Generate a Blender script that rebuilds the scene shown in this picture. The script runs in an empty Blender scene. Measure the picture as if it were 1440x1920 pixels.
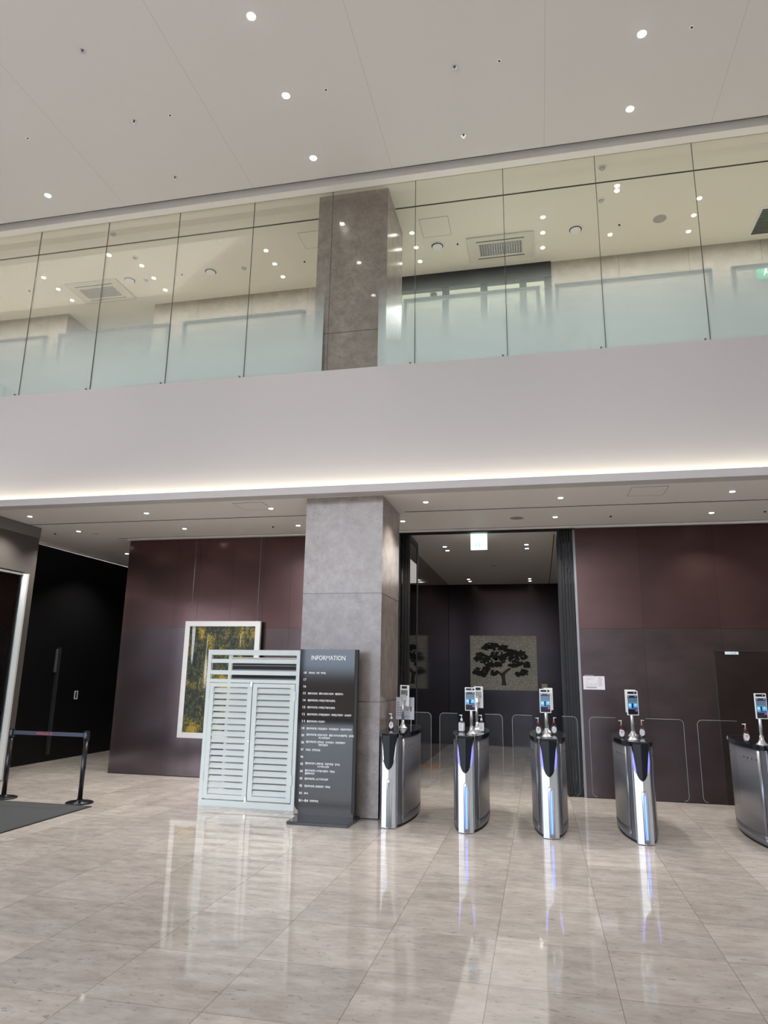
import bpy, bmesh, math, random
from mathutils import Vector, Matrix
random.seed(7)
SC = bpy.context.scene
COL = SC.collection
PI = math.pi

# ------------------------------------------------------------------ camera
cam = bpy.data.cameras.new('camera'); cam_o = bpy.data.objects.new('camera', cam); COL.objects.link(cam_o)
RIGHT = Vector((0.9766855, 0.2141108, 0.0155575))
UP = Vector((0.0337048, -0.2245110, 0.9738885))
FWD = Vector((-0.2120129, 0.9506584, 0.2264932))
rot = Matrix((RIGHT, UP, -FWD)).transposed()
cam_o.matrix_world = Matrix.Translation((0, 0, 1.7)) @ rot.to_4x4()
cam.sensor_fit = 'VERTICAL'; cam.sensor_height = 36.0; cam.lens = 1298.46 / 1920 * 36.0
cam.clip_start = 0.05; cam.clip_end = 300
SC.camera = cam_o

# ------------------------------------------------------------------ world: hazy daylight sky
W = bpy.data.worlds.new('sky'); SC.world = W; W.use_nodes = True
nt = W.node_tree; nt.nodes.clear()
tc = nt.nodes.new('ShaderNodeTexCoord'); sx = nt.nodes.new('ShaderNodeSeparateXYZ')
rp = nt.nodes.new('ShaderNodeValToRGB'); bg = nt.nodes.new('ShaderNodeBackground'); ow = nt.nodes.new('ShaderNodeOutputWorld')
mp = nt.nodes.new('ShaderNodeMapRange'); mp.inputs['From Min'].default_value = -1; mp.inputs['From Max'].default_value = 1
nt.links.new(tc.outputs['Generated'], sx.inputs[0]); nt.links.new(sx.outputs['Z'], mp.inputs['Value'])
nt.links.new(mp.outputs[0], rp.inputs[0]); nt.links.new(rp.outputs[0], bg.inputs[0]); nt.links.new(bg.outputs[0], ow.inputs[0])
cr = rp.color_ramp
cr.elements[0].position = 0.0; cr.elements[0].color = (0.07, 0.065, 0.06, 1)
cr.elements[1].position = 1.0; cr.elements[1].color = (0.80, 0.80, 0.82, 1)
for p_, c_ in ((0.495, (0.09, 0.075, 0.07, 1)), (0.505, (0.56, 0.68, 0.84, 1)), (0.65, (0.84, 0.84, 0.86, 1))):
    e = cr.elements.new(p_); e.color = c_
bg.inputs['Strength'].default_value = 8.3

# ------------------------------------------------------------------ exposure
SC.view_settings.view_transform = 'Standard'; SC.view_settings.look = 'None'
SC.view_settings.gamma = 1.0; SC.view_settings.exposure = 0.0
SC.view_settings.use_curve_mapping = False
SC.cycles.use_denoising = True
SC.cycles.max_bounces = 10; SC.cycles.diffuse_bounces = 5; SC.cycles.glossy_bounces = 5
SC.cycles.transparent_max_bounces = 16; SC.cycles.transmission_bounces = 6
SC.cycles.sample_clamp_indirect = 6.0
SC.cycles.caustics_reflective = False; SC.cycles.caustics_refractive = False

def area(name, loc, rot, sx_, sy_, power, color):
    l = bpy.data.lights.new(name, 'AREA'); l.shape = 'RECTANGLE'; l.size = sx_; l.size_y = sy_; l.energy = power; l.color = color
    o = bpy.data.objects.new(name, l); COL.objects.link(o); o.location = loc; o.rotation_euler = rot; return o
# the window front behind the visitor: sky light entering through the glass facade
win = area('daylight_window', (-4.0, -7.9, 4.33), (PI/2, 0, 0), 12.0, 8.5, 1.0, (1, 1, 1))
win.data.cycles.is_portal = True
win2 = area('daylight_added_opening', (-12.9, -1.6, 2.0), (PI/2, 0, -PI/2), 13.0, 4.0, 1.0, (1, 1, 1))  # unseen west opening, added so that more light comes from the left
win2.data.cycles.is_portal = True
sun = bpy.data.lights.new('sun', 'SUN'); sun.energy = 25.0; sun.angle = 0.01; sun.color = (1.0, 0.97, 0.93)
sun_o = bpy.data.objects.new('sun', sun); COL.objects.link(sun_o); sun_o.rotation_euler = Vector((0.45, 0.30, 0.85)).to_track_quat('Z', 'Y').to_euler()  # sun added to light the unseen paving outside, not the room
# cove lamp in the trough behind the ledge, shining up the fascia
cove = area('cove_lamp', (-1.5, 8.43, 4.012), (PI, 0, 0), 21.0, 0.05, 75.0, (1.0, 0.90, 0.68))
cove.rotation_euler = (PI, 0, 0)
# room lamps (ceiling lamps over corridor, mezzanine and back offices)
cor = area('corridor_lamp', (-0.85, 14.5, 3.9), (0, 0, 0), 1.6, 5.0, 24.0, (1.0, 0.95, 0.88))
mezz = area('mezzanine_lamp', (-8.2, 9.9, 8.6), (0, 0, 0), 8.6, 1.4, 125.0, (1.0, 0.94, 0.84))
mezz2 = area('mezzanine_lamp', (2.9, 9.9, 8.6), (0, 0, 0), 7.6, 1.4, 120.0, (1.0, 0.94, 0.84))
off = area('office_lamp', (-0.85, 12.4, 8.55), (0, 0, 0), 2.0, 1.2, 80.0, (0.92, 0.97, 1.0))

# ------------------------------------------------------------------ materials
def mat(name, color=(0.8, 0.8, 0.8), rough=0.5, metal=0.0, emis=None, es=0.0, spec=0.5, coat=0.0):
    m = bpy.data.materials.new(name); m.use_nodes = True
    b = m.node_tree.nodes['Principled BSDF']
    b.inputs['Base Color'].default_value = (*color, 1); b.inputs['Roughness'].default_value = rough
    b.inputs['Metallic'].default_value = metal; b.inputs['Specular IOR Level'].default_value = spec
    b.inputs['Coat Weight'].default_value = coat
    if emis: b.inputs['Emission Color'].default_value = (*emis, 1); b.inputs['Emission Strength'].default_value = es
    return m
class NT:
    def __init__(s, m): s.t = m.node_tree; s.b = s.t.nodes['Principled BSDF']
    def n(s, typ, **kw):
        x = s.t.nodes.new('ShaderNode' + typ)
        for k, v in kw.items(): setattr(x, k, v)
        return x
    def l(s, a, b): s.t.links.new(a, b)
    def math(s, op, a, b=None):
        x = s.n('Math', operation=op)
        for i, v in enumerate((a, b)):
            if v is None: continue
            if isinstance(v, (int, float)): x.inputs[i].default_value = v
            else: s.l(v, x.inputs[i])
        return x.outputs[0]
    def mix(s, f, a, b, blend='MIX'):
        x = s.n('Mix', data_type='RGBA', blend_type=blend)
        for i, v in ((0, f), (6, a), (7, b)):
            if isinstance(v, (int, float)): x.inputs[i].default_value = v
            elif isinstance(v, tuple): x.inputs[i].default_value = (*v, 1)
            else: s.l(v, x.inputs[i])
        return x.outputs[2]
    def ramp(s, f, pts):
        r = s.n('ValToRGB'); c = r.color_ramp
        c.elements[0].position, c.elements[0].color = pts[0][0], (*pts[0][1], 1)
        c.elements[1].position, c.elements[1].color = pts[-1][0], (*pts[-1][1], 1)
        for p, k in pts[1:-1]: e = c.elements.new(p); e.color = (*k, 1)
        s.l(f, r.inputs[0]); return r.outputs[0]
    def noise(s, vec, scale, detail=4, rough=0.6):
        x = s.n('TexNoise'); x.inputs['Scale'].default_value = scale; x.inputs['Detail'].default_value = detail
        x.inputs['Roughness'].default_value = rough; s.l(vec, x.inputs['Vector']); return x.outputs['Fac']
    def mapping(s, vec, scale, loc=(0, 0, 0)):
        x = s.n('Mapping'); x.inputs['Scale'].default_value = scale; x.inputs['Location'].default_value = loc
        s.l(vec, x.inputs['Vector']); return x.outputs[0]

def line_mask(N, coord, origin, period, half):
    """1 on a joint line every <period> along coord"""
    u = N.math('DIVIDE', N.math('SUBTRACT', coord, origin), period)
    fr = N.math('FRACT', u)
    d = N.math('MINIMUM', fr, N.math('SUBTRACT', 1.0, fr))
    return N.math('LESS_THAN', d, half / period), N.math('FLOOR', u)

def stone_floor():
    m = mat('polished_limestone', rough=0.05, spec=0.55); N = NT(m)
    g = N.n('NewGeometry').outputs['Position']; s = N.n('SeparateXYZ'); N.l(g, s.inputs[0])
    mx, ix = line_mask(N, s.outputs['X'], 0.365, 0.7035, 0.0022)
    my, iy = line_mask(N, s.outputs['Y'], 4.43, 0.698, 0.0022)
    joint = N.math('MAXIMUM', mx, my)
    cid = N.n('CombineXYZ'); N.l(ix, cid.inputs[0]); N.l(iy, cid.inputs[1])
    wn = N.n('TexWhiteNoise', noise_dimensions='3D'); N.l(cid.outputs[0], wn.inputs[0])
    off_ = N.n('VectorMath', operation='SCALE'); N.l(wn.outputs['Color'], off_.inputs[0]); off_.inputs[3].default_value = 7.0
    ad = N.n('VectorMath', operation='ADD'); N.l(g, ad.inputs[0]); N.l(off_.outputs[0], ad.inputs[1])
    v = ad.outputs[0]
    streak = N.noise(N.mapping(v, (1.3, 3.0, 1)), 3.0, 7, 0.7)
    base = N.ramp(streak, [(0.34, (0.53, 0.475, 0.43)), (0.5, (0.66, 0.605, 0.56)), (0.66, (0.79, 0.745, 0.70))])
    cloud = N.noise(v, 1.3, 3, 0.5)
    base = N.mix(N.math('MULTIPLY', cloud, 0.35), base, (0.76, 0.71, 0.66))
    spk = N.noise(N.mapping(v, (1, 2.2, 1)), 13, 5, 0.75)
    base = N.mix(N.ramp(spk, [(0.585, (0, 0, 0)), (0.66, (0.75, 0.75, 0.75))]), base, (0.36, 0.32, 0.29))
    tint = N.ramp(wn.outputs['Value'], [(0, (0.80, 0.80, 0.80)), (1, (1.0, 1.0, 1.0))])
    base = N.mix(1.0, base, tint, 'MULTIPLY')
    base = N.mix(N.math('MULTIPLY', joint, 0.6), base, (0.16, 0.12, 0.10))
    N.l(base, N.b.inputs['Base Color'])
    return m

def stone_wall(name, c0, c1, c2, zj=(), rough=0.32, xj=None):
    m = mat(name, rough=rough); N = NT(m)
    g = N.n('NewGeometry').outputs['Position']; s = N.n('SeparateXYZ'); N.l(g, s.inputs[0])
    big = N.noise(g, 1.1, 5, 0.6); mid = N.noise(g, 6.5, 6, 0.7); fine = N.noise(g, 34, 4, 0.7)
    base = N.ramp(mid, [(0.34, c0), (0.5, c1), (0.66, c2)])
    base = N.mix(N.ramp(big, [(0.42, (0, 0, 0)), (0.58, (0.5, 0.5, 0.5))]), base, c0)
    base = N.mix(N.ramp(fine, [(0.60, (0, 0, 0)), (0.72, (0.8, 0.8, 0.8))]), base, tuple(x * 0.45 for x in c0))
    base = N.mix(N.ramp(fine, [(0.26, (0.6, 0.6, 0.6)), (0.38, (0, 0, 0))]), base, tuple(min(1, x * 1.3) for x in c2))
    # slab tint per course
    acc = None
    for z in zj:
        gt = N.math('GREATER_THAN', s.outputs['Z'], z); acc = gt if acc is None else N.math('ADD', acc, gt)
        ln = N.math('LESS_THAN', N.math('ABSOLUTE', N.math('SUBTRACT', s.outputs['Z'], z)), 0.004)
        base = N.mix(ln, base, tuple(x * 0.25 for x in c0))
    if acc is not None:
        wn = N.n('TexWhiteNoise', noise_dimensions='1D'); N.l(acc, wn.inputs['W'])
        base = N.mix(1.0, base, N.ramp(wn.outputs['Value'], [(0, (0.84, 0.83, 0.82)), (1, (1, 1, 1))]), 'MULTIPLY')
    if xj:
        mx, ix = line_mask(N, s.outputs['X'], xj[0], xj[1], 0.003)
        base = N.mix(mx, base, tuple(x * 0.4 for x in c0))
    N.l(base, N.b.inputs['Base Color'])
    bp = N.n('Bump'); bp.inputs['Strength'].default_value = 0.08; N.l(mid, bp.inputs['Height']); N.l(bp.outputs[0], N.b.inputs['Normal'])
    return m

def bronze(name, col, axis='X', origin=0.0, period=0.96, rough=0.3, metal=0.75, zj=2.405, var=0.75):
    m = mat(name, col, rough, metal); N = NT(m)
    g = N.n('NewGeometry').outputs['Position']; s = N.n('SeparateXYZ'); N.l(g, s.inputs[0])
    mx, ix = line_mask(N, s.outputs[axis], origin, period, 0.0025)
    lz = N.math('LESS_THAN', N.math('ABSOLUTE', N.math('SUBTRACT', s.outputs['Z'], zj)), 0.003)
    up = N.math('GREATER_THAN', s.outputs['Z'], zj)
    cid = N.n('CombineXYZ'); N.l(ix, cid.inputs[0]); N.l(up, cid.inputs[1])
    wn = N.n('TexWhiteNoise', noise_dimensions='3D'); N.l(cid.outputs[0], wn.inputs[0])
    cl = N.noise(N.mapping(g, (0.8, 0.8, 1.6)), 1.5, 4, 0.55)
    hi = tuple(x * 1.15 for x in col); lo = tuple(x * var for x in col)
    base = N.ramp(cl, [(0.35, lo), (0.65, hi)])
    base = N.mix(N.math('MULTIPLY', up, 0.55), base, (col[0] * 1.2, col[1] * 0.72, col[2] * 0.6))  # redder upper panels: warm reflected glow mixed into the base colour
    base = N.mix(1.0, base, N.ramp(wn.outputs['Value'], [(0, (var,) * 3), (1, (1, 1, 1))]), 'MULTIPLY')
    base = N.mix(N.math('MULTIPLY', N.math('MAXIMUM', mx, lz), 0.75), base, (0.02, 0.016, 0.016))
    N.l(base, N.b.inputs['Base Color'])
    br = N.noise(N.mapping(g, (1.5, 1.5, 1.5)), 2, 3, 0.5)
    pass
    return m

def white_ceiling(name, col, joints=True):
    m = mat(name, col, 0.55, spec=0.3); N = NT(m)
    g = N.n('NewGeometry').outputs['Position']
    n_ = N.noise(g, 0.6, 2, 0.5)
    base = N.mix(N.math('MULTIPLY', n_, 0.12), col, tuple(x * 0.93 for x in col))
    if joints:
        s = N.n('SeparateXYZ'); N.l(g, s.inputs[0])
        mx, _ = line_mask(N, s.outputs['X'], 0.294, 2.095, 0.0035)
        base = N.mix(N.math('MULTIPLY', mx, 0.4), base, (0.3, 0.3, 0.28))
    N.l(base, N.b.inputs['Base Color'])
    return m

def glass_mat(name, tint=(0.93, 0.97, 0.93), refl=0.35, rough=0.0, ior=1.5):
    m = bpy.data.materials.new(name); m.use_nodes = True; t = m.node_tree; t.nodes.clear()
    o = t.nodes.new('ShaderNodeOutputMaterial'); mx = t.nodes.new('ShaderNodeMixShader')
    tr = t.nodes.new('ShaderNodeBsdfTransparent'); gl = t.nodes.new('ShaderNodeBsdfGlossy'); fr = t.nodes.new('ShaderNodeFresnel')
    mu = t.nodes.new('ShaderNodeMath'); mu.operation = 'MULTIPLY'; mu.inputs[1].default_value = refl
    fr.inputs[0].default_value = ior
    tr.inputs[0].default_value = (*tint, 1); gl.inputs['Roughness'].default_value = rough; gl.inputs[0].default_value = (1, 1, 1, 1)
    t.links.new(fr.outputs[0], mu.inputs[0]); t.links.new(mu.outputs[0], mx.inputs[0])
    t.links.new(tr.outputs[0], mx.inputs[1]); t.links.new(gl.outputs[0], mx.inputs[2]); t.links.new(mx.outputs[0], o.inputs[0])
    return m

def film_mat(name, col, z0, z1, a0, a1=0.0):
    """frosted film, dense at height z0 and fading out at z1"""
    m = bpy.data.materials.new(name); m.use_nodes = True; t = m.node_tree; t.nodes.clear()
    o = t.nodes.new('ShaderNodeOutputMaterial'); mx = t.nodes.new('ShaderNodeMixShader')
    tr = t.nodes.new('ShaderNodeBsdfTransparent'); di = t.nodes.new('ShaderNodeBsdfDiffuse'); tl = t.nodes.new('ShaderNodeBsdfTranslucent')
    m2 = t.nodes.new('ShaderNodeMixShader'); m2.inputs[0].default_value = 0.3
    g = t.nodes.new('ShaderNodeNewGeometry'); s = t.nodes.new('ShaderNodeSeparateXYZ'); mr = t.nodes.new('ShaderNodeMapRange')
    mr.interpolation_type = 'SMOOTHSTEP'
    mr.inputs['From Min'].default_value = z0; mr.inputs['From Max'].default_value = z1
    mr.inputs['To Min'].default_value = a0; mr.inputs['To Max'].default_value = a1
    di.inputs[0].default_value = (*col, 1); tl.inputs[0].default_value = (*col, 1)
    t.links.new(g.outputs['Position'], s.inputs[0]); t.links.new(s.outputs['Z'], mr.inputs['Value'])
    t.links.new(mr.outputs[0], mx.inputs[0]); t.links.new(tr.outputs[0], mx.inputs[1])
    t.links.new(di.outputs[0], m2.inputs[1]); t.links.new(tl.outputs[0], m2.inputs[2]); t.links.new(m2.outputs[0], mx.inputs[2])
    t.links.new(mx.outputs[0], o.inputs[0])
    return m

M = {}
M['floor'] = stone_floor()
M['column'] = stone_wall('column_stone', (0.25, 0.212, 0.202), (0.315, 0.277, 0.265), (0.385, 0.347, 0.332), zj=(1.35, 2.696, 6.392), rough=0.2)
M['concrete'] = stone_wall('mezzanine_stone', (0.31, 0.275, 0.24), (0.37, 0.33, 0.29), (0.43, 0.39, 0.35), rough=0.35, xj=(1.53, 1.1))
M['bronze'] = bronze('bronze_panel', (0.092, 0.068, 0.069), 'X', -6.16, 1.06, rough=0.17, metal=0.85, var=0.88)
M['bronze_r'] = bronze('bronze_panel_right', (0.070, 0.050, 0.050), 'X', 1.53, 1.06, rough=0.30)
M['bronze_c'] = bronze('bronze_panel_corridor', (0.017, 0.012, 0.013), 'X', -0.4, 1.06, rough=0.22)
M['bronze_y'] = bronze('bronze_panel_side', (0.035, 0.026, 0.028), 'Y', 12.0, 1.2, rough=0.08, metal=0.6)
M['bronze_door'] = bronze('bronze_door', (0.048, 0.032, 0.030), 'X', 99.0, 200, rough=0.3, zj=99)
M['ceil'] = white_ceiling('white_ceiling', (0.63, 0.63, 0.63))
M['soffit'] = white_ceiling('white_soffit', (0.86, 0.835, 0.82), False)
M['mezzceil'] = white_ceiling('cream_ceiling', (0.80, 0.775, 0.69), False)
M['fascia'] = white_ceiling('white_fascia', (0.575, 0.555, 0.555), False)
M['white'] = mat('white_paint', (0.8, 0.79, 0.78), 0.5)
M['grey_recess'] = mat('grey_recess', (0.15, 0.145, 0.14), 0.6)
M['paving'] = mat('pale_paving', (0.62, 0.60, 0.58), 0.8)
M['warmgrey'] = mat('warm_grey_wall', (0.45, 0.43, 0.42), 0.6)
M['stonewarm'] = mat('warm_stone_wall', (0.42, 0.38, 0.36), 0.5)
M['leaf_frame'] = mat('dark_leaf_frame', (0.02, 0.02, 0.023), 0.45)
M['blackwall'] = mat('black_panel', (0.006, 0.006, 0.007), 0.45, spec=0.2)
M['greyblock'] = mat('taupe_panel', (0.075, 0.068, 0.064), 0.45)
M['greyblock_l'] = mat('taupe_trim', (0.17, 0.16, 0.155), 0.5)
M['dark'] = mat('black_line', (0.012, 0.012, 0.012), 0.6)
M['blackmetal'] = mat('black_metal', (0.008, 0.008, 0.009), 0.45, spec=0.3)
M['greymetal'] = mat('grey_metal', (0.20, 0.20, 0.205), 0.35, 0.6)
M['silver'] = mat('brushed_silver', (0.60, 0.63, 0.67), 0.36, 0.85)
M['sidepanel'] = mat('grey_side_panel', (0.23, 0.235, 0.265), 0.34, 0.7)
M['chrome'] = mat('chrome', (0.75, 0.75, 0.76), 0.12, 1.0)
M['satin'] = mat('satin_aluminium', (0.72, 0.74, 0.77), 0.28, 0.8)
M['gloss_black'] = mat('gloss_black', (0.010, 0.011, 0.014), 0.08)
M['matt_black'] = mat('matt_black', (0.005, 0.007, 0.010), 0.42, spec=0.3)
M['signface'] = mat('sign_face', (0.011, 0.0105, 0.0105), 0.05, spec=0.5)
M['lettering'] = mat('white_lettering', (0.85, 0.86, 0.88), 0.5)
M['led_blue'] = mat('blue_led', (0.1, 0.2, 0.8), 0.4, emis=(0.20, 0.26, 1.0), es=0.95)
M['led_core'] = mat('blue_led_core', (0.2, 0.4, 0.9), 0.4, emis=(0.14, 0.38, 1.0), es=1.5)
M['led_violet'] = mat('violet_led', (0.2, 0.2, 0.8), 0.4, emis=(0.20, 0.20, 1.0), es=1.2)
M['led_off'] = mat('led_strip_unlit', (0.30, 0.33, 0.36), 0.3)
M['lamp'] = mat('lamp_glow', (1, 1, 1), 0.5, emis=(1.0, 0.97, 0.90), es=9.0)
M['lamp_hi'] = mat('atrium_lamp_glow', (1, 1, 1), 0.5, emis=(1.0, 0.99, 0.95), es=30.0)
M['mint'] = mat('painted_aluminium', (0.60, 0.655, 0.645), 0.42, 0.0)
M['acbody'] = mat('air_conditioner_body', (0.52, 0.52, 0.50), 0.4)
M['frame_white'] = mat('silver_frame', (0.55, 0.545, 0.54), 0.35, 0.3)
M['plastic_white'] = mat('white_plastic', (0.82, 0.82, 0.82), 0.35)
M['label_white'] = mat('white_label', (0.78, 0.78, 0.79), 0.5)
M['red'] = mat('red_plastic', (0.42, 0.03, 0.05), 0.4)
M['redprint'] = mat('red_print', (0.55, 0.05, 0.08), 0.5)
M['greyprint'] = mat('grey_print', (0.22, 0.22, 0.24), 0.6)
M['mat'] = mat('charcoal_carpet', (0.052, 0.057, 0.065), 0.9)
M['matedge'] = mat('mat_rubber_edge', (0.015, 0.015, 0.018), 0.7)
M['stanchion'] = mat('black_stanchion', (0.012, 0.013, 0.018), 0.2, 0.2)
M['belt'] = mat('navy_belt', (0.045, 0.055, 0.09), 0.7)
M['paper'] = mat('paper_white', (0.62, 0.61, 0.66), 0.6)
M['orange'] = mat('orange_tape', (0.55, 0.20, 0.07), 0.5)
M['brass'] = mat('brass_plate', (0.30, 0.23, 0.14), 0.4, 0.3)
M['exit'] = mat('exit_sign_face', (0.9, 1, 0.97), 0.4, emis=(0.68, 1.0, 0.92), es=1.25)
M['exit_g'] = mat('exit_sign_green', (0.0, 0.35, 0.2), 0.4, emis=(0.06, 0.70, 0.42), es=1.0)
M['cream'] = mat('cream_wall', (0.75, 0.76, 0.60), 0.5)
M['glass'] = glass_mat('clear_glass', (0.985, 0.99, 0.965), 0.2)
M['glass_gate'] = glass_mat('gate_glass', (0.95, 0.96, 0.965), 0.16, 0.18)
M['glass_rail'] = film_mat('railing_film', (0.66, 0.74, 0.76), 5.7, 7.4, 0.2, 0.12)
M['glass_dark'] = glass_mat('smoked_glass', (0.35, 0.37, 0.38), 1.0)
M['film'] = film_mat('frosted_film', (0.80, 0.89, 0.93), 6.05, 7.15, 0.84, 0.0)
M['bottle'] = glass_mat('clear_plastic', (0.93, 0.95, 0.955), 1.6, 0.08)
M['pale_alu'] = mat('pale_aluminium', (0.62, 0.68, 0.72), 0.4)
M['frame_grey'] = mat('railing_frame', (0.26, 0.28, 0.29), 0.4, 0.2)
M['frost_pane'] = mat('office_pane', (0.70, 0.74, 0.78), 0.35)
M['seal'] = mat('glass_seal', (0.10, 0.11, 0.10), 0.5)
M['edge'] = mat('glass_edge', (0.40, 0.46, 0.46), 0.3)
M['s_navy'] = mat('screen_navy', (0, 0, 0), 0.2, emis=(0.02, 0.02, 0.10), es=0.8)
M['s_mid'] = mat('screen_grey', (0, 0, 0), 0.2, emis=(0.10, 0.17, 0.24), es=0.9)
M['s_bright'] = mat('screen_bright_blue', (0, 0, 0), 0.2, emis=(0.10, 0.42, 0.95), es=1.0)
M['s_cyan'] = mat('screen_cyan', (0, 0, 0), 0.2, emis=(0.35, 0.75, 1.0), es=1.0)
M['s_violet'] = mat('screen_violet', (0, 0, 0), 0.2, emis=(0.35, 0.18, 0.75), es=0.7)
M['s_black'] = mat('screen_black', (0.004, 0.004, 0.006), 0.1, emis=(0.005, 0.006, 0.015), es=1.0)

def forest_paint():
    m = mat('forest_painting', rough=0.45, spec=0.3); N = NT(m)
    co = N.n('TexCoord').outputs['Object']
    s = N.n('SeparateXYZ'); N.l(co, s.inputs[0])
    warp = N.mapping(co, (9, 1, 6))
    a = N.noise(warp, 1.6, 8, 0.75); b = N.noise(N.mapping(co, (26, 1, 14), (3, 0, 1)), 2.0, 5, 0.8); c = N.noise(N.mapping(co, (2, 1, 1.6), (5, 0, 2)), 1.6, 3, 0.5)
    base = N.ramp(a, [(0.36, (0.006, 0.009, 0.010)), (0.50, (0.018, 0.025, 0.018)), (0.58, (0.06, 0.07, 0.025)), (0.70, (0.17, 0.17, 0.10))])
    base = N.mix(N.ramp(N.math('MULTIPLY', b, c), [(0.27, (0, 0, 0)), (0.33, (0.9, 0.9, 0.9))]), base, (0.36, 0.26, 0.02))
    base = N.mix(N.ramp(b, [(0.62, (0, 0, 0)), (0.70, (0.55, 0.55, 0.55))]), base, (0.42, 0.46, 0.44))
    # birch-like trunks in the upper half
    tr = N.noise(N.mapping(co, (7.0, 1, 0.5)), 1.5, 2, 0.4)
    hi = N.math('MULTIPLY', N.ramp(tr, [(0.60, (0, 0, 0)), (0.64, (1, 1, 1))]), N.ramp(s.outputs['Z'], [(0.75, (0, 0, 0)), (1.0, (1, 1, 1))]))
    hi = N.math('MULTIPLY', hi, N.math('MULTIPLY', b, 1.1))
    base = N.mix(hi, base, (0.62, 0.66, 0.66))
    N.l(base, N.b.inputs['Base Color']); return m
M['forest'] = forest_paint()
def speckle():
    m = mat('speckled_canvas', rough=0.7); N = NT(m)
    co = N.n('TexCoord').outputs['Object']
    a = N.noise(co, 30, 5, 0.8)
    N.l(N.ramp(a, [(0.35, (0.20, 0.18, 0.14)), (0.5, (0.38, 0.36, 0.30)), (0.65, (0.58, 0.55, 0.47))]), N.b.inputs['Base Color'])
    return m
M['canvas'] = speckle()
M['pine'] = mat('ink_pine_foliage', (0.012, 0.014, 0.010), 0.8)
M['pinetrunk'] = mat('ink_pine_trunk', (0.05, 0.04, 0.03), 0.8)

# ------------------------------------------------------------------ geometry helpers
class MB:
    def __init__(s): s.bm = bmesh.new(); s.mats = []; s.mi = 0
    def use(s, m):
        if m not in s.mats: s.mats.append(m)
        s.mi = s.mats.index(m); return s
    def face(s, pts):
        f = s.bm.faces.new([s.bm.verts.new(p) for p in pts]); f.material_index = s.mi; return f
    def box(s, x0, x1, y0, y1, z0, z1):
        v = [s.bm.verts.new((x, y, z)) for z in (z0, z1) for y in (y0, y1) for x in (x0, x1)]
        for q in ((0, 2, 3, 1), (4, 5, 7, 6), (0, 1, 5, 4), (2, 6, 7, 3), (0, 4, 6, 2), (1, 3, 7, 5)):
            f = s.bm.faces.new([v[i] for i in q]); f.material_index = s.mi
        return s
    def prism(s, pts, a0, a1, axis='Z', smooth=False):
        def P(p, a):
            return (p[0], p[1], a) if axis == 'Z' else ((p[0], a, p[1]) if axis == 'Y' else (a, p[0], p[1]))
        lo = [s.bm.verts.new(P(p, a0)) for p in pts]; hi = [s.bm.verts.new(P(p, a1)) for p in pts]
        n = len(pts)
        for i in range(n):
            f = s.bm.faces.new((lo[i], lo[(i + 1) % n], hi[(i + 1) % n], hi[i])); f.material_index = s.mi; f.smooth = smooth
        for loop in (lo[::-1], hi):
            f = s.bm.faces.new(loop); f.material_index = s.mi
        return s
    def lathe(s, prof, c=(0, 0, 0), n=24, axis='Z'):
        rings = []
        for r, h in prof:
            ring = []
            for i in range(n):
                a = 2 * PI * i / n; x, y = r * math.cos(a), r * math.sin(a)
                p = (x, y, h) if axis == 'Z' else ((x, h, y) if axis == 'Y' else (h, x, y))
                ring.append(s.bm.verts.new((c[0] + p[0], c[1] + p[1], c[2] + p[2])))
            rings.append(ring)
        for a, b in zip(rings, rings[1:]):
            for i in range(n):
                f = s.bm.faces.new((a[i], a[(i + 1) % n], b[(i + 1) % n], b[i])); f.smooth = True; f.material_index = s.mi
        for ring in (rings[0][::-1], rings[-1]):
            f = s.bm.faces.new(ring); f.material_index = s.mi
        return s
    def tube(s, path, r, n=10):
        path = [Vector(p) for p in path]; rings = []
        for i, p in enumerate(path):
            d = (path[min(i + 1, len(path) - 1)] - path[max(i - 1, 0)]).normalized()
            a = d.cross(Vector((0, 0, 1)) if abs(d.z) < 0.9 else Vector((1, 0, 0))).normalized(); b = d.cross(a)
            rings.append([s.bm.verts.new(p + a * r * math.cos(2 * PI * k / n) + b * r * math.sin(2 * PI * k / n)) for k in range(n)])
        for a, b in zip(rings, rings[1:]):
            for i in range(n):
                f = s.bm.faces.new((a[i], a[(i + 1) % n], b[(i + 1) % n], b[i])); f.smooth = True; f.material_index = s.mi
        for ring in (rings[0][::-1], rings[-1]):
            f = s.bm.faces.new(ring); f.material_index = s.mi
        return s
    def grid(s, rows, smooth=True):
        vs = [[s.bm.verts.new(p) for p in r] for r in rows]
        for a, b in zip(vs, vs[1:]):
            for i in range(len(a) - 1):
                f = s.bm.faces.new((a[i], a[i + 1], b[i + 1], b[i])); f.smooth = smooth; f.material_index = s.mi
        return s
    def build(s, name, m=None, parent=None, loc=(0, 0, 0), rotz=0.0, bevel=0.0, solid=0.0, label=None):
        me = bpy.data.meshes.new(name)
        bmesh.ops.recalc_face_normals(s.bm, faces=s.bm.faces) if solid == 0 else None
        s.bm.to_mesh(me); s.bm.free()
        if s.mats:
            for q in s.mats: me.materials.append(q)
        else: me.materials.append(m)
        o = bpy.data.objects.new(name, me); COL.objects.link(o); o.location = loc; o.rotation_euler = (0, 0, rotz)
        if parent: o.parent = parent
        if solid:
            q = o.modifiers.new('solid', 'SOLIDIFY'); q.thickness = solid; q.offset = 0
        if bevel:
            q = o.modifiers.new('bevel', 'BEVEL'); q.width = bevel; q.segments = 2; q.limit_method = 'ANGLE'
        if label: o['label'] = label
        return o
def tag(o, label, cat, group=None, kind=None):
    o['label'] = label; o['category'] = cat
    if group: o['group'] = group
    if kind: o['kind'] = kind
    return o
def struct(name, mb, m=None, **k):
    o = mb.build(name, m, **k); o['kind'] = 'structure'; return o
def sbox(name, m, *b, **k): return struct(name, MB().box(*b), m, **k)
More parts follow.
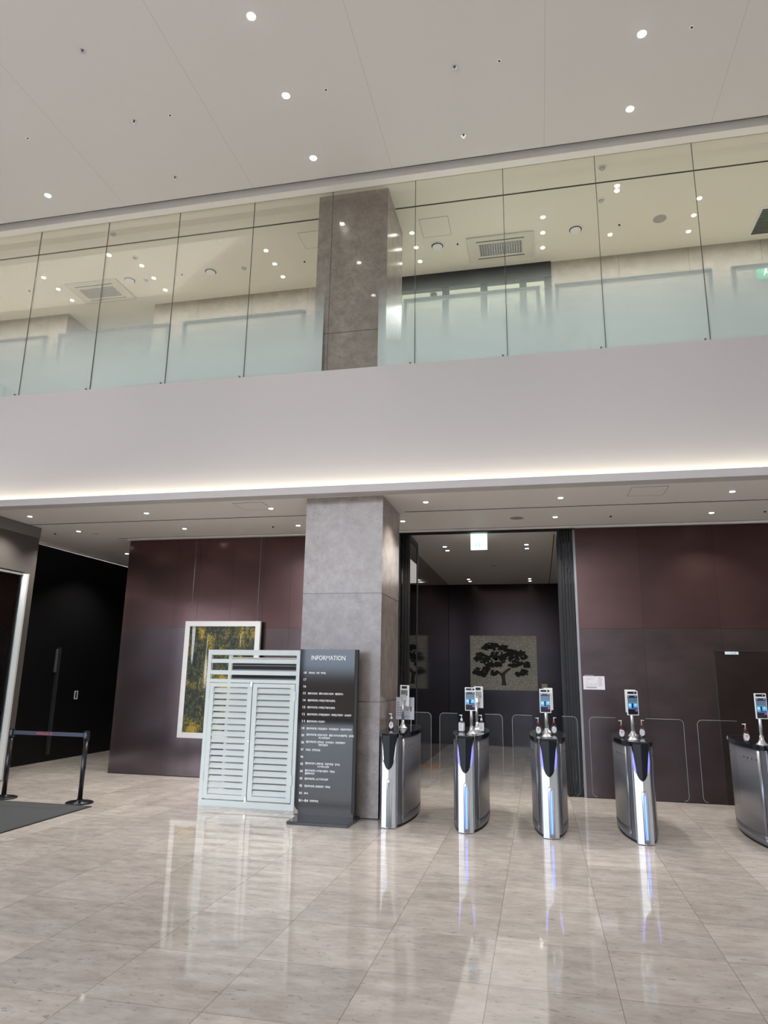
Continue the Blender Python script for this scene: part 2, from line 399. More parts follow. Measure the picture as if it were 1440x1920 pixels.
def thing(name, label, cat, loc=(0, 0, 0), rotz=0.0, group=None):
    o = bpy.data.objects.new(name, None); COL.objects.link(o); o.location = loc; o.rotation_euler = (0, 0, rotz)
    o.empty_display_size = 0.1
    return tag(o, label, cat, group)
def dup(root, loc, rotz=0.0, label=None, group=None):
    r = root.copy(); COL.objects.link(r); r.location = loc; r.rotation_euler = (0, 0, rotz)
    if label: r['label'] = label
    if group: r['group'] = group
    for ch in list(root.children):
        c = ch.copy(); COL.objects.link(c); c.parent = r
        for g in list(ch.children):
            d = g.copy(); COL.objects.link(d); d.parent = c
    return r

# ------------------------------------------------------------------ setting
ZS, ZC, YG, YW = 3.98, 8.65, 8.55, 11.0
sbox('floor', M['floor'], -13, 9.5, -8.2, 20.0, -0.12, 0.0)
# atrium ceiling, shadow slot and edge trim
sbox('ceiling', M['ceil'], -13, 9.5, -8.2, 8.24, ZC, ZC + 0.15)
sbox('ceiling', M['grey_recess'], -13, 9.5, 8.24, 8.40, ZC + 0.12, ZC + 0.15)
sbox('trim_1', M['white'], -13, 9.5, 8.40, 8.53, ZC - 0.01, ZC + 0.15)
sbox('ceiling', M['mezzceil'], -13, 9.5, 8.53, 16.2, ZC, ZC + 0.15)
sbox('trim_2', M['dark'], -13, -2.995, 9.10, 9.125, ZC - 0.004, ZC + 0.01)
sbox('trim_3', M['dark'], -1.93, 9.5, 9.10, 9.125, ZC - 0.004, ZC + 0.01)
# fascia of the mezzanine and the ledge that hides the cove lamp
sbox('wall_balcony', M['fascia'], -13, 9.5, 8.48, 8.60, ZS, 5.755)
sbox('trim_4', M['fascia'], -13, 9.5, 8.32, 8.48, ZS - 0.02, ZS + 0.02)
sbox('trim_5', M['fascia'], -13, 9.5, 8.32, 8.345, ZS + 0.02, 4.058)
sbox('ceiling', M['soffit'], -13, 9.5, 8.601, 20.0, ZS, ZS + 0.1)
sbox('floor', M['soffit'], -13, 9.5, 8.61, 16.2, 5.55, 5.70)
# slots in the lower ceiling
sbox('trim_6', M['dark'], -8.1, -2.995, 9.60, 9.625, ZS - 0.003, ZS + 0.01)
sbox('trim_7', M['dark'], -1.84, 9.5, 9.60, 9.625, ZS - 0.003, ZS + 0.01)
sbox('trim_8', M['dark'], -7.30, 9.5, 10.90, 10.915, ZS - 0.003, ZS + 0.01)
sbox('trim_9', M['white'], -7.14, 9.5, 10.93, 10.99, ZS - 0.03, ZS)
# bronze clad walls
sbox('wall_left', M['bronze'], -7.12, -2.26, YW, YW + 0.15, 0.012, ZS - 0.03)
sbox('wall_passage', M['blackwall'], -7.12, -7.0, YW + 0.15, 16.0, 0, ZS)
sbox('baseboard_left', M['blackmetal'], -7.12, -2.26, YW + 0.005, YW + 0.14, 0, 0.012)
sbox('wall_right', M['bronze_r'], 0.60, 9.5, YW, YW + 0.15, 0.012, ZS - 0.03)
sbox('baseboard_right', M['blackmetal'], 0.60, 9.5, YW + 0.005, YW + 0.14, 0, 0.012)
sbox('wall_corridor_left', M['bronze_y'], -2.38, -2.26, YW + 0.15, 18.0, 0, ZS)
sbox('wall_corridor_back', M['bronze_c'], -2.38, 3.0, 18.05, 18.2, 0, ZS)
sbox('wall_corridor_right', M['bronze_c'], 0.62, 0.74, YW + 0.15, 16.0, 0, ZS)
sbox('trim_10', M['dark'], 0.30, 0.315, 11.6, 18.05, ZS - 0.004, ZS + 0.01)
sbox('trim_11', M['blackmetal'], -2.26, 0.60, 10.96, 11.10, ZS - 0.05, ZS)
sbox('trim_12', M['blackmetal'], -2.26, -2.16, 11.0, 11.12, 0, ZS - 0.05)
sbox('trim_13', M['greymetal'], 0.565, 0.60, 10.985, 11.10, 0, ZS - 0.05)
# black side wall and end of the passage on the left
sbox('wall_far_left', M['blackwall'], -9.16, -9.04, 9.88, 16.0, 0, ZS - 0.04)
sbox('trim_14', M['soffit'], -9.04, -8.99, 9.88, 16.0, ZS - 0.03, ZS)
sbox('wall_passage_back', M['blackwall'], -9.16, -7.0, 16.0, 16.1, 0, ZS)
# taupe block at the left edge
sbox('wall_entrance', M['greyblock'], -9.16, -8.10, 9.66, 9.88, 0, 3.80)
sbox('wall_entrance', M['greyblock'], -8.30, -8.10, 5.0, 9.66, 3.20, 3.80)
sbox('wall_west', M['warmgrey'], -13.15, -13, -8.2, 4.9, 4.0, ZC)  # unseen upper west side, closed to darken what the bronze reflects
sbox('floor', M['paving'], -200, -13.2, -20, 60, -0.12, -0.02)  # unseen outdoor paving, added as a bright surface for the bronze to reflect
sbox('wall_south_added', M['warmgrey'], -13, -10.0, -8.2, -8.0, 0, ZC)  # unseen solid corner, added to keep sky out of the bronze reflection
sbox('trim_15', M['greyblock_l'], -8.31, -8.09, 4.99, 9.885, 3.80, ZS - 0.001)
# rest of the shell, behind and beside the visitor
sbox('wall_west', M['white'], -13.15, -13, 4.9, 16.2, 0, ZC)
sbox('wall_south_added', M['stonewarm'], 2.0, 9.5, -8.2, -8.0, 0, ZC)  # unseen closed part of the facade, added to keep the right side darker
sbox('wall_east', M['white'], 9.5, 9.65, -8.2, 20, 0, ZC)
sbox('wall_north', M['white'], -13, 9.5, 20.0, 20.15, 0, ZS)
mb = MB()
for x in [-13 + 2.25 * i for i in range(11)]: mb.box(x - 0.07, x + 0.07, -8.2, -8.02, 0, ZC)
for z in (0.05, 2.8, 5.6, 8.55): mb.box(-13, 9.5, -8.19, -8.04, z - 0.05, z + 0.05).box(-13.14, -13.01, -8.04, 4.9, z - 0.05, z + 0.05)
for y in [-5.8 + 2.25 * i for i in range(5)]: mb.box(-13.16, -13.0, y - 0.07, y + 0.07, 0, ZC)  # mullions of the added west opening, out of view
wf = struct('window_1', mb, M['blackmetal'])
# mezzanine back wall
sbox('wall_mezzanine', M['concrete'], -13, -9.035, YW, YW + 0.9, 5.7, ZC)
sbox('wall_mezzanine', M['concrete'], -7.105, -2.30, YW, YW + 0.2, 5.7, ZC)
sbox('wall_mezzanine', M['concrete'], 0.42, 9.5, YW, YW + 0.2, 5.7, ZC)
sbox('wall_mezzanine_back', M['white'], -13, 9.5, 15.9, 16.1, 5.7, ZC)
sbox('wall_mezzanine_side', M['white'], -7.105, -6.95, YW + 0.2, 15.9, 5.7, ZC)
# mezzanine office window with mullions
mb = MB().box(-2.30, 0.42, YW - 0.03, YW + 0.1, 8.36, ZC)
for x in (-2.26, -1.40, -0.73, -0.06, 0.36): mb.box(x - 0.06, x + 0.06, YW, YW + 0.08, 5.7, 8.37)
w2 = struct('window_2', mb, M['blackmetal'])
MB().box(-2.2, 0.3, YW + 0.03, YW + 0.045, 5.7, 8.37).build('pane', M['glass'], w2)
sbox('wall_office_back', M['frost_pane'], -2.6, 0.8, 13.6, 13.7, 5.7, ZC)
sbox('wall_office_left', M['cream'], -2.6, -2.5, YW + 0.2, 13.6, 5.7, ZC)
sbox('wall_office_right', M['cream'], 0.62, 0.74, YW + 0.2, 13.6, 5.7, ZC)

# ------------------------------------------------------------------ stone column
col_t = MB().box(-2.991, -1.938, 8.627, 9.735, 0.012, 8.66).build('stone_column', M['column'])
tag(col_t, 'square grey limestone column rising behind the directory sign through both storeys', 'column')
MB().box(-2.985, -1.944, 8.633, 9.729, 0, 0.012).build('plinth', M['dark'], col_t)

# ------------------------------------------------------------------ tall glass screen on the balcony
xs = [-12.72 + 0.0 for _ in range(0)]
xs = [-3.9985 + 1.241 * k for k in range(-7, 11)]
wn_ = 3
for k in range(len(xs) - 1):
    x0, x1 = xs[k], xs[k + 1]
    o = struct('window_%d' % wn_, MB().box(x0 + 0.004, x1 - 0.004, YG, YG + 0.012, 5.70, ZC), M['glass']); wn_ += 1
    MB().box(x1 - 0.004, x1 + 0.004, YG + 0.001, YG + 0.011, 5.757, ZC).build('seal', M['seal'], o)
    MB().lathe([(0.013, -0.012), (0.013, 0)], (x1 - 0.06, YG, 5.80), 12, 'Y').build('fixing_bolt', M['greymetal'], o)
    a, b = x0 + 0.004, x1 - 0.004
    if k == 7: b = -2.837
    if k == 8: a = -2.036
    if k == 7:
        MB().box(a, b, YG + 0.014, YG + 0.016, 5.757, 7.5).build('frosted_film', M['film'], o)
    else:
        if b > a: MB().box(a, b, YG + 0.014, YG + 0.016, 5.757, 7.5).build('frosted_film', M['film'], o)

# railing panels behind the glass screen
names_r = {0: 'far left of the balcony', 1: 'second from the left, before the corridor opening', 2: 'just left of the stone column',
           3: 'right of the stone column, in front of the dark office window', 4: 'in front of the pale stone wall right of the office window', 5: 'at the right edge below the green exit sign'}
rails = [(-9.53, -7.58), (-7.356, -5.40), (-5.177, -3.21), (-1.723, 0.177), (0.376, 2.372), (2.606, 4.6)]
for k, (a, b) in enumerate(rails):
    t = thing('railing_panel', 'framed frosted railing panel ' + names_r[k], 'railing', ((a + b) / 2, 8.80, 5.70), group='balcony railing panels')
    h = (b - a) / 2; H_ = 1.215
    MB().box(-h + 0.05, h - 0.05, 0.02, 0.03, 0.02, H_ - 0.04).build('glass', M['glass_rail'], t)
    mb = MB().box(-h, h, 0, 0.06, H_ - 0.04, H_).box(-h, -h + 0.05, 0, 0.05, 0, H_ - 0.04).box(h - 0.05, h, 0, 0.05, 0, H_ - 0.04)
    mb.build('frame', M['frame_grey'], t)

# ------------------------------------------------------------------ ceiling fittings
def disc_thing(name, label, cat, loc, parts, group=None):
    t = thing(name, label, cat, loc, 0, group)
    for nm, prof, m in parts: MB().lathe(prof, n=20).build(nm, m, t)
    return t
ordn = ['first', 'second', 'third', 'fourth', 'fifth', 'sixth']
# atrium downlights
rowsA = [(-2.83, (5.65, 6.737, 7.825), 'row above the stone column'), (1.344, (6.722, 7.793), 'row above the turnstiles'), (-7.013, (7.783,), '')]
p0 = None
for X, ys, desc in rowsA:
    for i, y in enumerate(ys):
        lab = ('glowing ceiling spotlight, ' + ordn[i] + ' from top of photo in the ' + desc) if desc else 'small glowing spotlight at the far left of the high atrium ceiling, near the glass screen'
        if p0 is None:
            p0 = disc_thing('spotlight', lab, 'ceiling light', (X, y, ZC), [('trim_ring', [(0.055, -0.006), (0.055, 0.001)], M['white']), ('lamp', [(0.040, -0.011), (0.040, -0.005)], M['lamp_hi'])], 'atrium ceiling spotlights')
        else: dup(p0, (X, y, ZC), 0, lab)
# sprinklers
def sprinkler(name, loc, lab, grp):
    t = thing(name, lab, 'sprinkler', loc, 0, grp)
    MB().lathe([(0.035, -0.004), (0.035, 0)], n=20).build('escutcheon', M['chrome'], t)
    MB().lathe([(0.010, -0.03), (0.012, -0.004)], n=12).build('body', M['greymetal'], t)
    MB().lathe([(0.022, -0.034), (0.022, -0.030)], n=16).build('deflector', M['chrome'], t)
    return t
s0 = None
for (x, y, d) in ((-4.928, 5.67, 'left row, nearest top of photo'), (-4.927, 6.741, 'middle of the left row of three'), (-4.927, 7.809, 'last of the left row, near the glass screen'),
                  (-0.742, 6.751, 'front one of the pair above the turnstiles'), (-0.748, 7.825, 'rear one of the pair above the turnstiles')):
    lab = 'chrome sprinkler in the atrium ceiling, ' + d
    s0 = sprinkler('sprinkler', (x, y, ZC), lab, 'atrium ceiling sprinklers') if s0 is None else (dup(s0, (x, y, ZC), 0, lab), s0)[1]
q0 = None
for i, (x, y) in enumerate(((-6.502, 6.717), (-4.406, 6.738), (-2.32, 6.751), (-0.222, 6.76), (1.865, 6.748))):
    lab = 'tiny dark sensor eye in the atrium ceiling, %s from left in row of five' % ordn[i]
    if q0 is None:
        q0 = disc_thing('sensor', lab, 'sensor', (x, y, ZC), [('rim', [(0.026, -0.004), (0.026, 0)], M['plastic_white']), ('eye', [(0.013, -0.006), (0.013, -0.003)], M['dark'])], 'atrium ceiling sensors')
    else: dup(q0, (x, y, ZC), 0, lab)
# mezzanine downlights in rows of three
d0 = None
rowsM = [(-8.615, 'left of left air conditioner'), (-6.63, 'right of left air conditioner'), (-4.293, 'left of stone column'),
         (-1.784, 'right of stone column'), (0.285, 'right of middle air conditioner'), (2.555, 'near the right edge')]
for X, desc in rowsM:
    for i, y in enumerate((9.74, 10.14, 10.55)):
        lab = 'mezzanine ceiling downlight, %s from glass in row of three %s' % (ordn[i], desc)
        if d0 is None:
            d0 = disc_thing('downlight', lab, 'ceiling light', (X, y, ZC), [('trim_ring', [(0.045, -0.005), (0.045, 0.001)], M['white']), ('lamp', [(0.034, -0.009), (0.034, -0.004)], M['lamp'])], 'mezzanine downlights')
        else: dup(d0, (X, y, ZC), 0, lab)
dup(d0, (1.334, 9.225, ZC), 0, 'single mezzanine downlight between two smoke detectors, close to the dark slot')
# smoke detectors
k0 = None
for (x, y, d) in ((-6.594, 8.821, 'left, before the dark slot'), (-6.608, 9.488, 'left, just past the dark slot'), (-6.798, 10.165, 'left, beside the round air diffuser'),
                  (-4.879, 10.153, 'nearest left of stone column'), (1.091, 8.799, 'right, before the dark slot'), (1.134, 9.506, 'right, just past the dark slot')):
    lab = 'white smoke detector on the mezzanine ceiling, ' + d
    if k0 is None:
        k0 = disc_thing('smoke_detector', lab, 'smoke detector', (x, y, ZC), [('base', [(0.055, -0.015), (0.055, 0)], M['plastic_white']), ('sensor_head', [(0.03, -0.035), (0.042, -0.015)], M['frame_white'])], 'mezzanine smoke detectors')
    else: dup(k0, (x, y, ZC), 0, lab)
sp = disc_thing('ceiling_speaker', 'flat grey round loudspeaker in the mezzanine ceiling near the right edge', 'speaker', (2.059, 10.134, ZC), [('grille', [(0.10, -0.008), (0.10, 0)], mat('speaker_grille', (0.40, 0.39, 0.37), 0.7)), ('rim', [(0.105, -0.005), (0.105, 0.001)], M['white'])])
sp2 = disc_thing('ceiling_speaker', 'flat round loudspeaker in the lower ceiling in front of the corridor opening', 'speaker', (-0.258, 10.24, ZS), [('grille', [(0.10, -0.006), (0.10, 0)], mat('speaker_grille_low', (0.34, 0.32, 0.31), 0.7)), ('rim', [(0.105, -0.004), (0.105, 0.001)], M['soffit'])])
# round air diffusers
f0 = None
for (x, y, d) in ((-7.108, 10.123, 'right beside the left air conditioner'), (-5.511, 10.15, 'between the left air conditioner and the stone column'), (-1.43, 10.17, 'between the column and the middle air conditioner'), (0.794, 10.157, 'right of the middle air conditioner')):
    lab = 'round air diffuser in the mezzanine ceiling, ' + d
    if f0 is None:
        f0 = disc_thing('air_diffuser', lab, 'air diffuser', (x, y, ZC), [('flange', [(0.125, -0.006), (0.125, 0)], M['white']), ('shadow_ring', [(0.098, -0.010), (0.098, -0.005)], M['dark']), ('centre_plate', [(0.083, -0.024), (0.083, -0.009)], M['plastic_white'])], 'mezzanine air diffusers')
    else: dup(f0, (x, y, ZC), 0, lab)
# tiny sprinkler dots on the mezzanine and lower ceilings
z0 = None
for (x, y, z, d) in ((-6.064, 10.13, ZC, 'mezzanine ceiling, between the two left air diffusers'), (-9.2, 10.09, ZC, 'mezzanine ceiling at its far left'), (-3.755, 10.172, ZC, 'mezzanine ceiling, touching the left side of the stone column'),
                     (-1.092, 10.176, ZC, 'mezzanine ceiling, left of the middle air conditioner'), (1.461, 10.164, ZC, 'mezzanine ceiling, between the right diffuser and the grey speaker'),
                     (-4.131, 10.306, ZS, 'lower ceiling above the forest painting'), (1.083, 10.295, ZS, 'lower ceiling right of the corridor opening'), (3.134, 10.295, ZS, 'lower ceiling at the right edge'), (-8.16, 10.319, ZS, 'lower ceiling next to the taupe block')):
    lab = 'tiny dark sprinkler point in the ' + d
    if z0 is None:
        z0 = disc_thing('sprinkler', lab, 'sprinkler', (x, y, z), [('rim', [(0.028, -0.003), (0.028, 0)], M['soffit']), ('nozzle', [(0.013, -0.02), (0.016, 0)], M['dark'])], 'small sprinkler points')
    else: dup(z0, (x, y, z), 0, lab)
# ceiling air conditioners
def cassette(x, y, w, d, lab, grp):
    t = thing('ceiling_air_conditioner', lab, 'air conditioner', (x, y, ZC), 0, grp)
    MB().box(-w/2, w/2, -d/2, d/2, -0.03, 0).build('panel', mat('cassette_panel', (0.66, 0.64, 0.57), 0.5), t, bevel=0.008)
    mb = MB().box(-w*0.32, w*0.32, -d*0.22, d*0.22, -0.034, -0.03); mb.build('intake', M['dark'], t)
    mb = MB(); n = 17; m_ = 9
    for i in range(n + 1):
        xx = -w*0.32 + i * w*0.64 / n; mb.box(xx - 0.006, xx + 0.006, -d*0.22, d*0.22, -0.040, -0.033)
    for j in range(m_ + 1):
        yy = -d*0.22 + j * d*0.44 / m_; mb.box(-w*0.32, w*0.32, yy - 0.006, yy + 0.006, -0.041, -0.033)
    mb.build('grille', M['frame_white'], t)
    for sgn in (-1, 1):
        mb = MB().box(-w*0.36, w*0.36, sgn*d*0.34 - 0.012, sgn*d*0.34 + 0.012, -0.033, -0.028)
        mb.build('air_outlet', M['grey_recess'], t)
    return t
a0 = cassette(-7.86, 10.36, 1.08, 0.70, 'four sided air conditioner flush in the mezzanine ceiling, left of the column', 'mezzanine air conditioners')
dup(a0, (-0.40, 10.40, ZC), 0, 'four sided air conditioner flush in the mezzanine ceiling above the office window')
t = thing('ventilation_grille', 'dark slatted ventilation grille cut by the right edge of the mezzanine ceiling', 'vent', (3.95, 10.5, ZC))
MB().box(-0.45, 0.45, -0.36, 0.36, -0.012, 0).build('frame', M['white'], t)
MB().box(-0.41, 0.41, -0.32, 0.32, -0.016, -0.012).build('duct_mouth', mat('vent_dark', (0.12, 0.12, 0.115), 0.6), t)
mb = MB()
for i in range(14): mb.box(-0.41, 0.41, -0.31 + i * 0.046, -0.295 + i * 0.046, -0.026, -0.014)
mb.build('slats', M['greymetal'], t)
# hatches (thin joint lines)
def hatch(x, y, w, d, z, lab, m):
    t = thing('access_hatch', lab, 'hatch', (x, y, z), 0, 'ceiling access hatches')
    MB().box(-w/2, w/2, -d/2, d/2, -0.002, 0).build('door', m, t)
    g = 0.004; mb = MB()
    mb.box(-w/2 - g, w/2 + g, -d/2 - g, -d/2, -0.003, 0).box(-w/2 - g, w/2 + g, d/2, d/2 + g, -0.003, 0).box(-w/2 - g, -w/2, -d/2, d/2, -0.003, 0).box(w/2, w/2 + g, -d/2, d/2, -0.003, 0)
    mb.build('joint', M['grey_recess'], t)
hatch(-3.38, 9.61, 0.45, 0.43, ZC, 'square access hatch in the mezzanine ceiling left of the column', M['mezzceil'])
hatch(-1.39, 9.67, 0.45, 0.47, ZC, 'square access hatch in the mezzanine ceiling right of the column', M['mezzceil'])
hatch(1.40, 8.93, 0.43, 0.44, ZS, 'square access hatch in the lower ceiling to the right of the corridor opening', M['soffit'])
hatch(-3.9, 8.93, 0.43, 0.40, ZS, 'square access hatch in the lower ceiling left of the column', M['soffit'])
# lower ceiling slot downlights
g0 = None
low = [(-7.634, 9.04, 'front row, nearest the taupe block'), (-7.62, 10.21, 'rear row, nearest the taupe block'), (-5.675, 9.105, 'front row above the forest painting'), (-5.668, 10.26, 'rear row above the forest painting'),
       (-8.104, 12.434, 'alone in the passage beside the black wall'), (-3.693, 9.097, 'front row, first left of the column'), (-3.697, 10.285, 'rear row, first left of the column'), (-1.44, 9.06, 'front row, first right of the column'),
       (-1.98, 10.21, 'rear row, touching the right side of the column'), (0.343, 9.099, 'front row in front of the corridor opening'), (0.298, 10.25, 'rear row in front of the corridor opening'), (2.443, 10.291, 'rear row near the right edge'), (2.424, 9.097, 'front row near the right edge')]
cl = [(-1.63, 12.48, 'front row left, nearer'), (-1.63, 12.88, 'front row left, farther'), (-0.157, 12.45, 'front row right, nearer'), (-0.157, 12.85, 'front row right, farther'),
      (-1.635, 17.0, 'back row left, nearer'), (-1.635, 17.4, 'back row left, farther'), (-0.163, 17.05, 'back row right, nearer'), (-0.163, 17.45, 'back row right, farther')]
for i, (x, y, d) in enumerate(low + cl):
    lab = ('small recessed downlight in the lower ceiling, ' if i < len(low) else 'bright recessed downlight in the corridor ceiling, ') + d
    grp = 'lower ceiling downlights' if i < len(low) else 'corridor downlights'
    if g0 is None:
        g0 = disc_thing('downlight', lab, 'ceiling light', (x, y, ZS), [('trim_ring', [(0.045, -0.004), (0.045, 0.001)], M['greyblock_l']), ('lamp', [(0.034, -0.008), (0.034, -0.003)], M['lamp'])], grp)
    else: dup(g0, (x, y, ZS), 0, lab, grp)
for (x, y, d) in ((-7.371, 10.335, 'lower ceiling near the passage'), (-0.874, 14.69, 'middle of the corridor ceiling')):
    dup(k0, (x, y, ZS), 0, 'round smoke detector on the ' + d, 'lower smoke detectors')
# lamp light of the downlights themselves
def spot(x, y, z, p, ang=80, c=(1.0, 0.93, 0.84)):
    l = bpy.data.lights.new('downlight_beam', 'SPOT'); l.energy = p; l.spot_size = math.radians(ang); l.spot_blend = 0.7; l.color = c; l.shadow_soft_size = 0.04
    o = bpy.data.objects.new('downlight_beam', l); COL.objects.link(o); o.location = (x, y, z - 0.03)
for x, y, d in low: spot(x, y, ZS, 125, 125)
for x, y, d in cl: spot(x, y, ZS, 14, 70)
for X, ys, d in rowsA:
    for y in ys: spot(X, y, ZC, 60, 60)

# ------------------------------------------------------------------ signs on the wall
t = thing('exit_sign', 'large square glowing white and green exit sign hanging in the corridor opening', 'exit sign', (-0.91, 11.3, 3.70))
MB().box(-0.135, 0.135, 0, 0.04, 0, 0.27).build('housing', M['exit'], t, bevel=0.004)
mb = MB().box(-0.06, -0.035, -0.003, 0, 0.05, 0.13).box(-0.02, 0.05, -0.003, 0, 0.045, 0.06).box(-0.01, 0.02, -0.003, 0, 0.06, 0.12)
mb.build('pictogram', mat('exit_pale_green', (0.5, 0.9, 0.8), 0.4, emis=(0.45, 0.95, 0.82), es=1.0), t)
MB().box(-0.005, 0.005, 0.015, 0.025, 0.27, 0.28).build('hanger', M['greymetal'], t)
t = thing('exit_sign', 'small green running man exit sign on the mezzanine wall at the right edge', 'exit sign', (3.72, 10.94, 7.92))
MB().box(-0.11, 0.25, 0, 0.04, 0, 0.26).build('housing', M['exit_g'], t, bevel=0.004)
mb = MB().lathe([(0.018, -0.003), (0.018, 0)], (0.02, 0, 0.20), 12, 'Y')
mb.prism([(-0.02, 0.11), (0.02, 0.17), (0.04, 0.17), (0.02, 0.10)], -0.003, 0, 'Y').prism([(-0.03, 0.04), (-0.005, 0.045), (0.03, 0.12), (0.0, 0.12)], -0.004, 0, 'Y').prism([(0.02, 0.12), (0.06, 0.08), (0.06, 0.03), (0.045, 0.03), (0.04, 0.07), (0.005, 0.10)], -0.005, 0, 'Y')
mb.build('pictogram', M['exit'], t)
# door in the right wall
dr = struct('door_1', MB().box(2.47, 3.55, YW - 0.012, YW - 0.001, 0.01, 2.085), M['bronze_door'])
MB().box(2.455, 2.47, YW - 0.006, YW, 0.0, 2.10).box(2.455, 3.565, YW - 0.006, YW, 2.085, 2.10).box(3.55, 3.565, YW - 0.006, YW, 0.0, 2.085).build('door_gap', M['dark'], dr)
MB().lathe([(0.035, -0.02), (0.035, 0)], (2.565, YW - 0.012, 0.89), 20, 'Y').build('door_pull', M['satin'], dr)
t = thing('door_sign', 'small pale blue strip sign at the top of the flush bronze door', 'sign', (2.70, YW - 0.013, 2.055))
MB().box(-0.09, 0.09, -0.008, 0, -0.018, 0.022).build('plate', mat('pale_blue_sign', (0.55, 0.66, 0.72), 0.4), t)
mb = MB().box(-0.005, 0.01, -0.010, -0.008, -0.006, 0.008).box(0.03, 0.055, -0.010, -0.008, -0.004, 0.006); mb.build('lettering', M['greyprint'], t)
# evacuation plan
t = thing('evacuation_plan', 'white paper floor plan notice taped to the bronze wall right of the corridor opening', 'notice', (0.778, YW - 0.004, 1.607))
MB().box(-0.153, 0.153, 0, 0.002, -0.097, 0.097).build('sheet', M['paper'], t)
mb = MB(); L = [(-0.10, 0.03, 0.005, 0.007), (-0.10, -0.095, 0.005, -0.03)]
mb.box(-0.10, 0.05, -0.001, 0, -0.022, -0.019).box(-0.10, -0.097, -0.001, 0, -0.02, 0.045).box(0.047, 0.05, -0.001, 0, -0.02, 0.04).box(-0.10, -0.03, -0.001, 0, 0.045, 0.049)
for i in range(9): mb.box(-0.125 + i * 0.017, -0.118 + i * 0.017, -0.001, 0, 0.05 + 0.008 * (i % 3), 0.06 + 0.008 * (i % 3))
for x in (-0.095, -0.04, 0.035): mb.box(x - 0.004, x + 0.004, -0.001, 0, -0.014, -0.004)
for i in range(5): mb.box(-0.12 + i * 0.034, -0.105 + i * 0.034, -0.001, 0, -0.045, -0.036)
mb.box(-0.115, 0.035, -0.001, 0, -0.076, -0.058)
for i in range(7): mb.box(0.065, 0.11 + 0.01 * (i % 2), -0.001, 0, 0.07 - i * 0.019, 0.077 - i * 0.019)
mb.build('plan_drawing', mat('plan_ink', (0.28, 0.29, 0.34), 0.7), t)
MB().box(-0.13, 0.0, 0.0, 0.002, 0.104, 0.112).build('caption_strip', mat('caption_grey', (0.30, 0.30, 0.32), 0.7), t)

# ------------------------------------------------------------------ paintings
t = thing('painting', 'tall framed oil painting of a yellow and dark green forest hung on wires', 'painting', (-5.165, 10.87, 0.62))
w, h = 0.675, 1.885
mb = MB().box(-w, w, 0, 0.05, h - 0.085, h).box(-w, w, 0, 0.05, 0, 0.085).box(-w, -w + 0.085, 0, 0.05, 0.085, h - 0.085).box(w - 0.085, w, 0, 0.05, 0.085, h - 0.085)
mb.build('frame', M['frame_white'], t)
MB().box(-w + 0.01, w - 0.01, 0.05, 0.10, 0.01, h - 0.01).build('stretcher', M['dark'], t)
MB().box(-w + 0.085, w - 0.085, 0.012, 0.05, 0.085, h - 0.085).build('canvas', M['forest'], t)
for sx_ in (-0.60, 0.60):
    MB().tube([(sx_, 0.03, h), (sx_, 0.03, ZS - 0.62 - 0.05)], 0.0022, 6).build('picture_wire', M['frame_grey'], t)
t = thing('painting', 'wide pale canvas of a dark spreading pine tree on the far corridor wall', 'painting', (-0.884, 17.99, 1.33))
w, h = 0.825, 1.335
MB().box(-w + 0.012, w - 0.012, -0.01, 0.04, 0.012, h - 0.012).build('canvas', M['canvas'], t)
mb = MB().box(-w, w, -0.014, 0.05, 0, 0.02).box(-w, w, -0.014, 0.05, h - 0.012, h).box(-w, -w + 0.012, -0.014, 0.05, 0.02, h - 0.012).box(w - 0.012, w, -0.014, 0.05, 0.02, h - 0.012)
mb.build('frame', mat('beige_frame', (0.35, 0.33, 0.29), 0.5), t)
def uv(px, py): return ((px - 680) / 1120 * 1.65, (1010 - py) / 900 * 1.335)
mb = MB(); trunk = [uv(*p) for p in ((640, 930), (650, 850), (640, 790), (600, 740), (560, 700), (600, 700), (650, 730), (690, 700), (760, 650), (805, 640), (800, 670), (740, 710), (705, 750), (705, 840), (725, 930))]
mb.prism(trunk, -0.014, -0.010, 'Y'); mb.build('tree_trunk', M['pinetrunk'], t)
mb = MB(); rnd = random.Random(3)
blobs = [(470, 270, 110, 40), (400, 310, 80, 40), (560, 300, 120, 50), (690, 320, 90, 50), (800, 380, 120, 45), (930, 400, 110, 45), (990, 450, 80, 50), (300, 420, 70, 40), (260, 490, 80, 35), (330, 530, 110, 40), (450, 480, 120, 60),
         (600, 430, 140, 70), (740, 450, 120, 60), (560, 580, 110, 50), (440, 590, 90, 50), (240, 720, 65, 70), (350, 740, 80, 50), (520, 730, 70, 40), (940, 580, 80, 50), (1070, 590, 70, 45), (1030, 710, 60, 45), (925, 740, 55, 35), (830, 600, 60, 30), (400, 660, 70, 40), (850, 500, 90, 50), (640, 510, 110, 60)]
for cx, cy, rx, ry in blobs:
    for q in range(26):
        a = rnd.uniform(0, 2 * PI); r_ = rnd.uniform(0, 0.95) ** 0.6
        x, z = uv(cx + rx * r_ * math.cos(a), cy + ry * r_ * math.sin(a))
        s_ = rnd.uniform(0.020, 0.046); n = 7
        pts = [(x + s_ * 1.3 * rnd.uniform(0.6, 1.15) * math.cos(2 * PI * k / n), z + s_ * 0.8 * rnd.uniform(0.6, 1.15) * math.sin(2 * PI * k / n)) for k in range(n)]
        yy = -0.0145 - 0.00001 * q
        mb.face([(p[0], yy, p[1]) for p in pts])
mb.build('tree_foliage', M['pine'], t)
t = thing('wall_plaque', 'small brass coloured plaque right of the pine tree canvas', 'plaque', (0.10, 18.03, 1.42))
MB().box(-0.07, 0.07, 0, 0.02, -0.08, 0.08).build('plate', M['brass'], t)
MB().box(-0.05, 0.05, -0.002, 0, 0.02, 0.03).box(-0.05, 0.03, -0.002, 0, -0.01, 0.0).build('engraving', M['greyprint'], t)

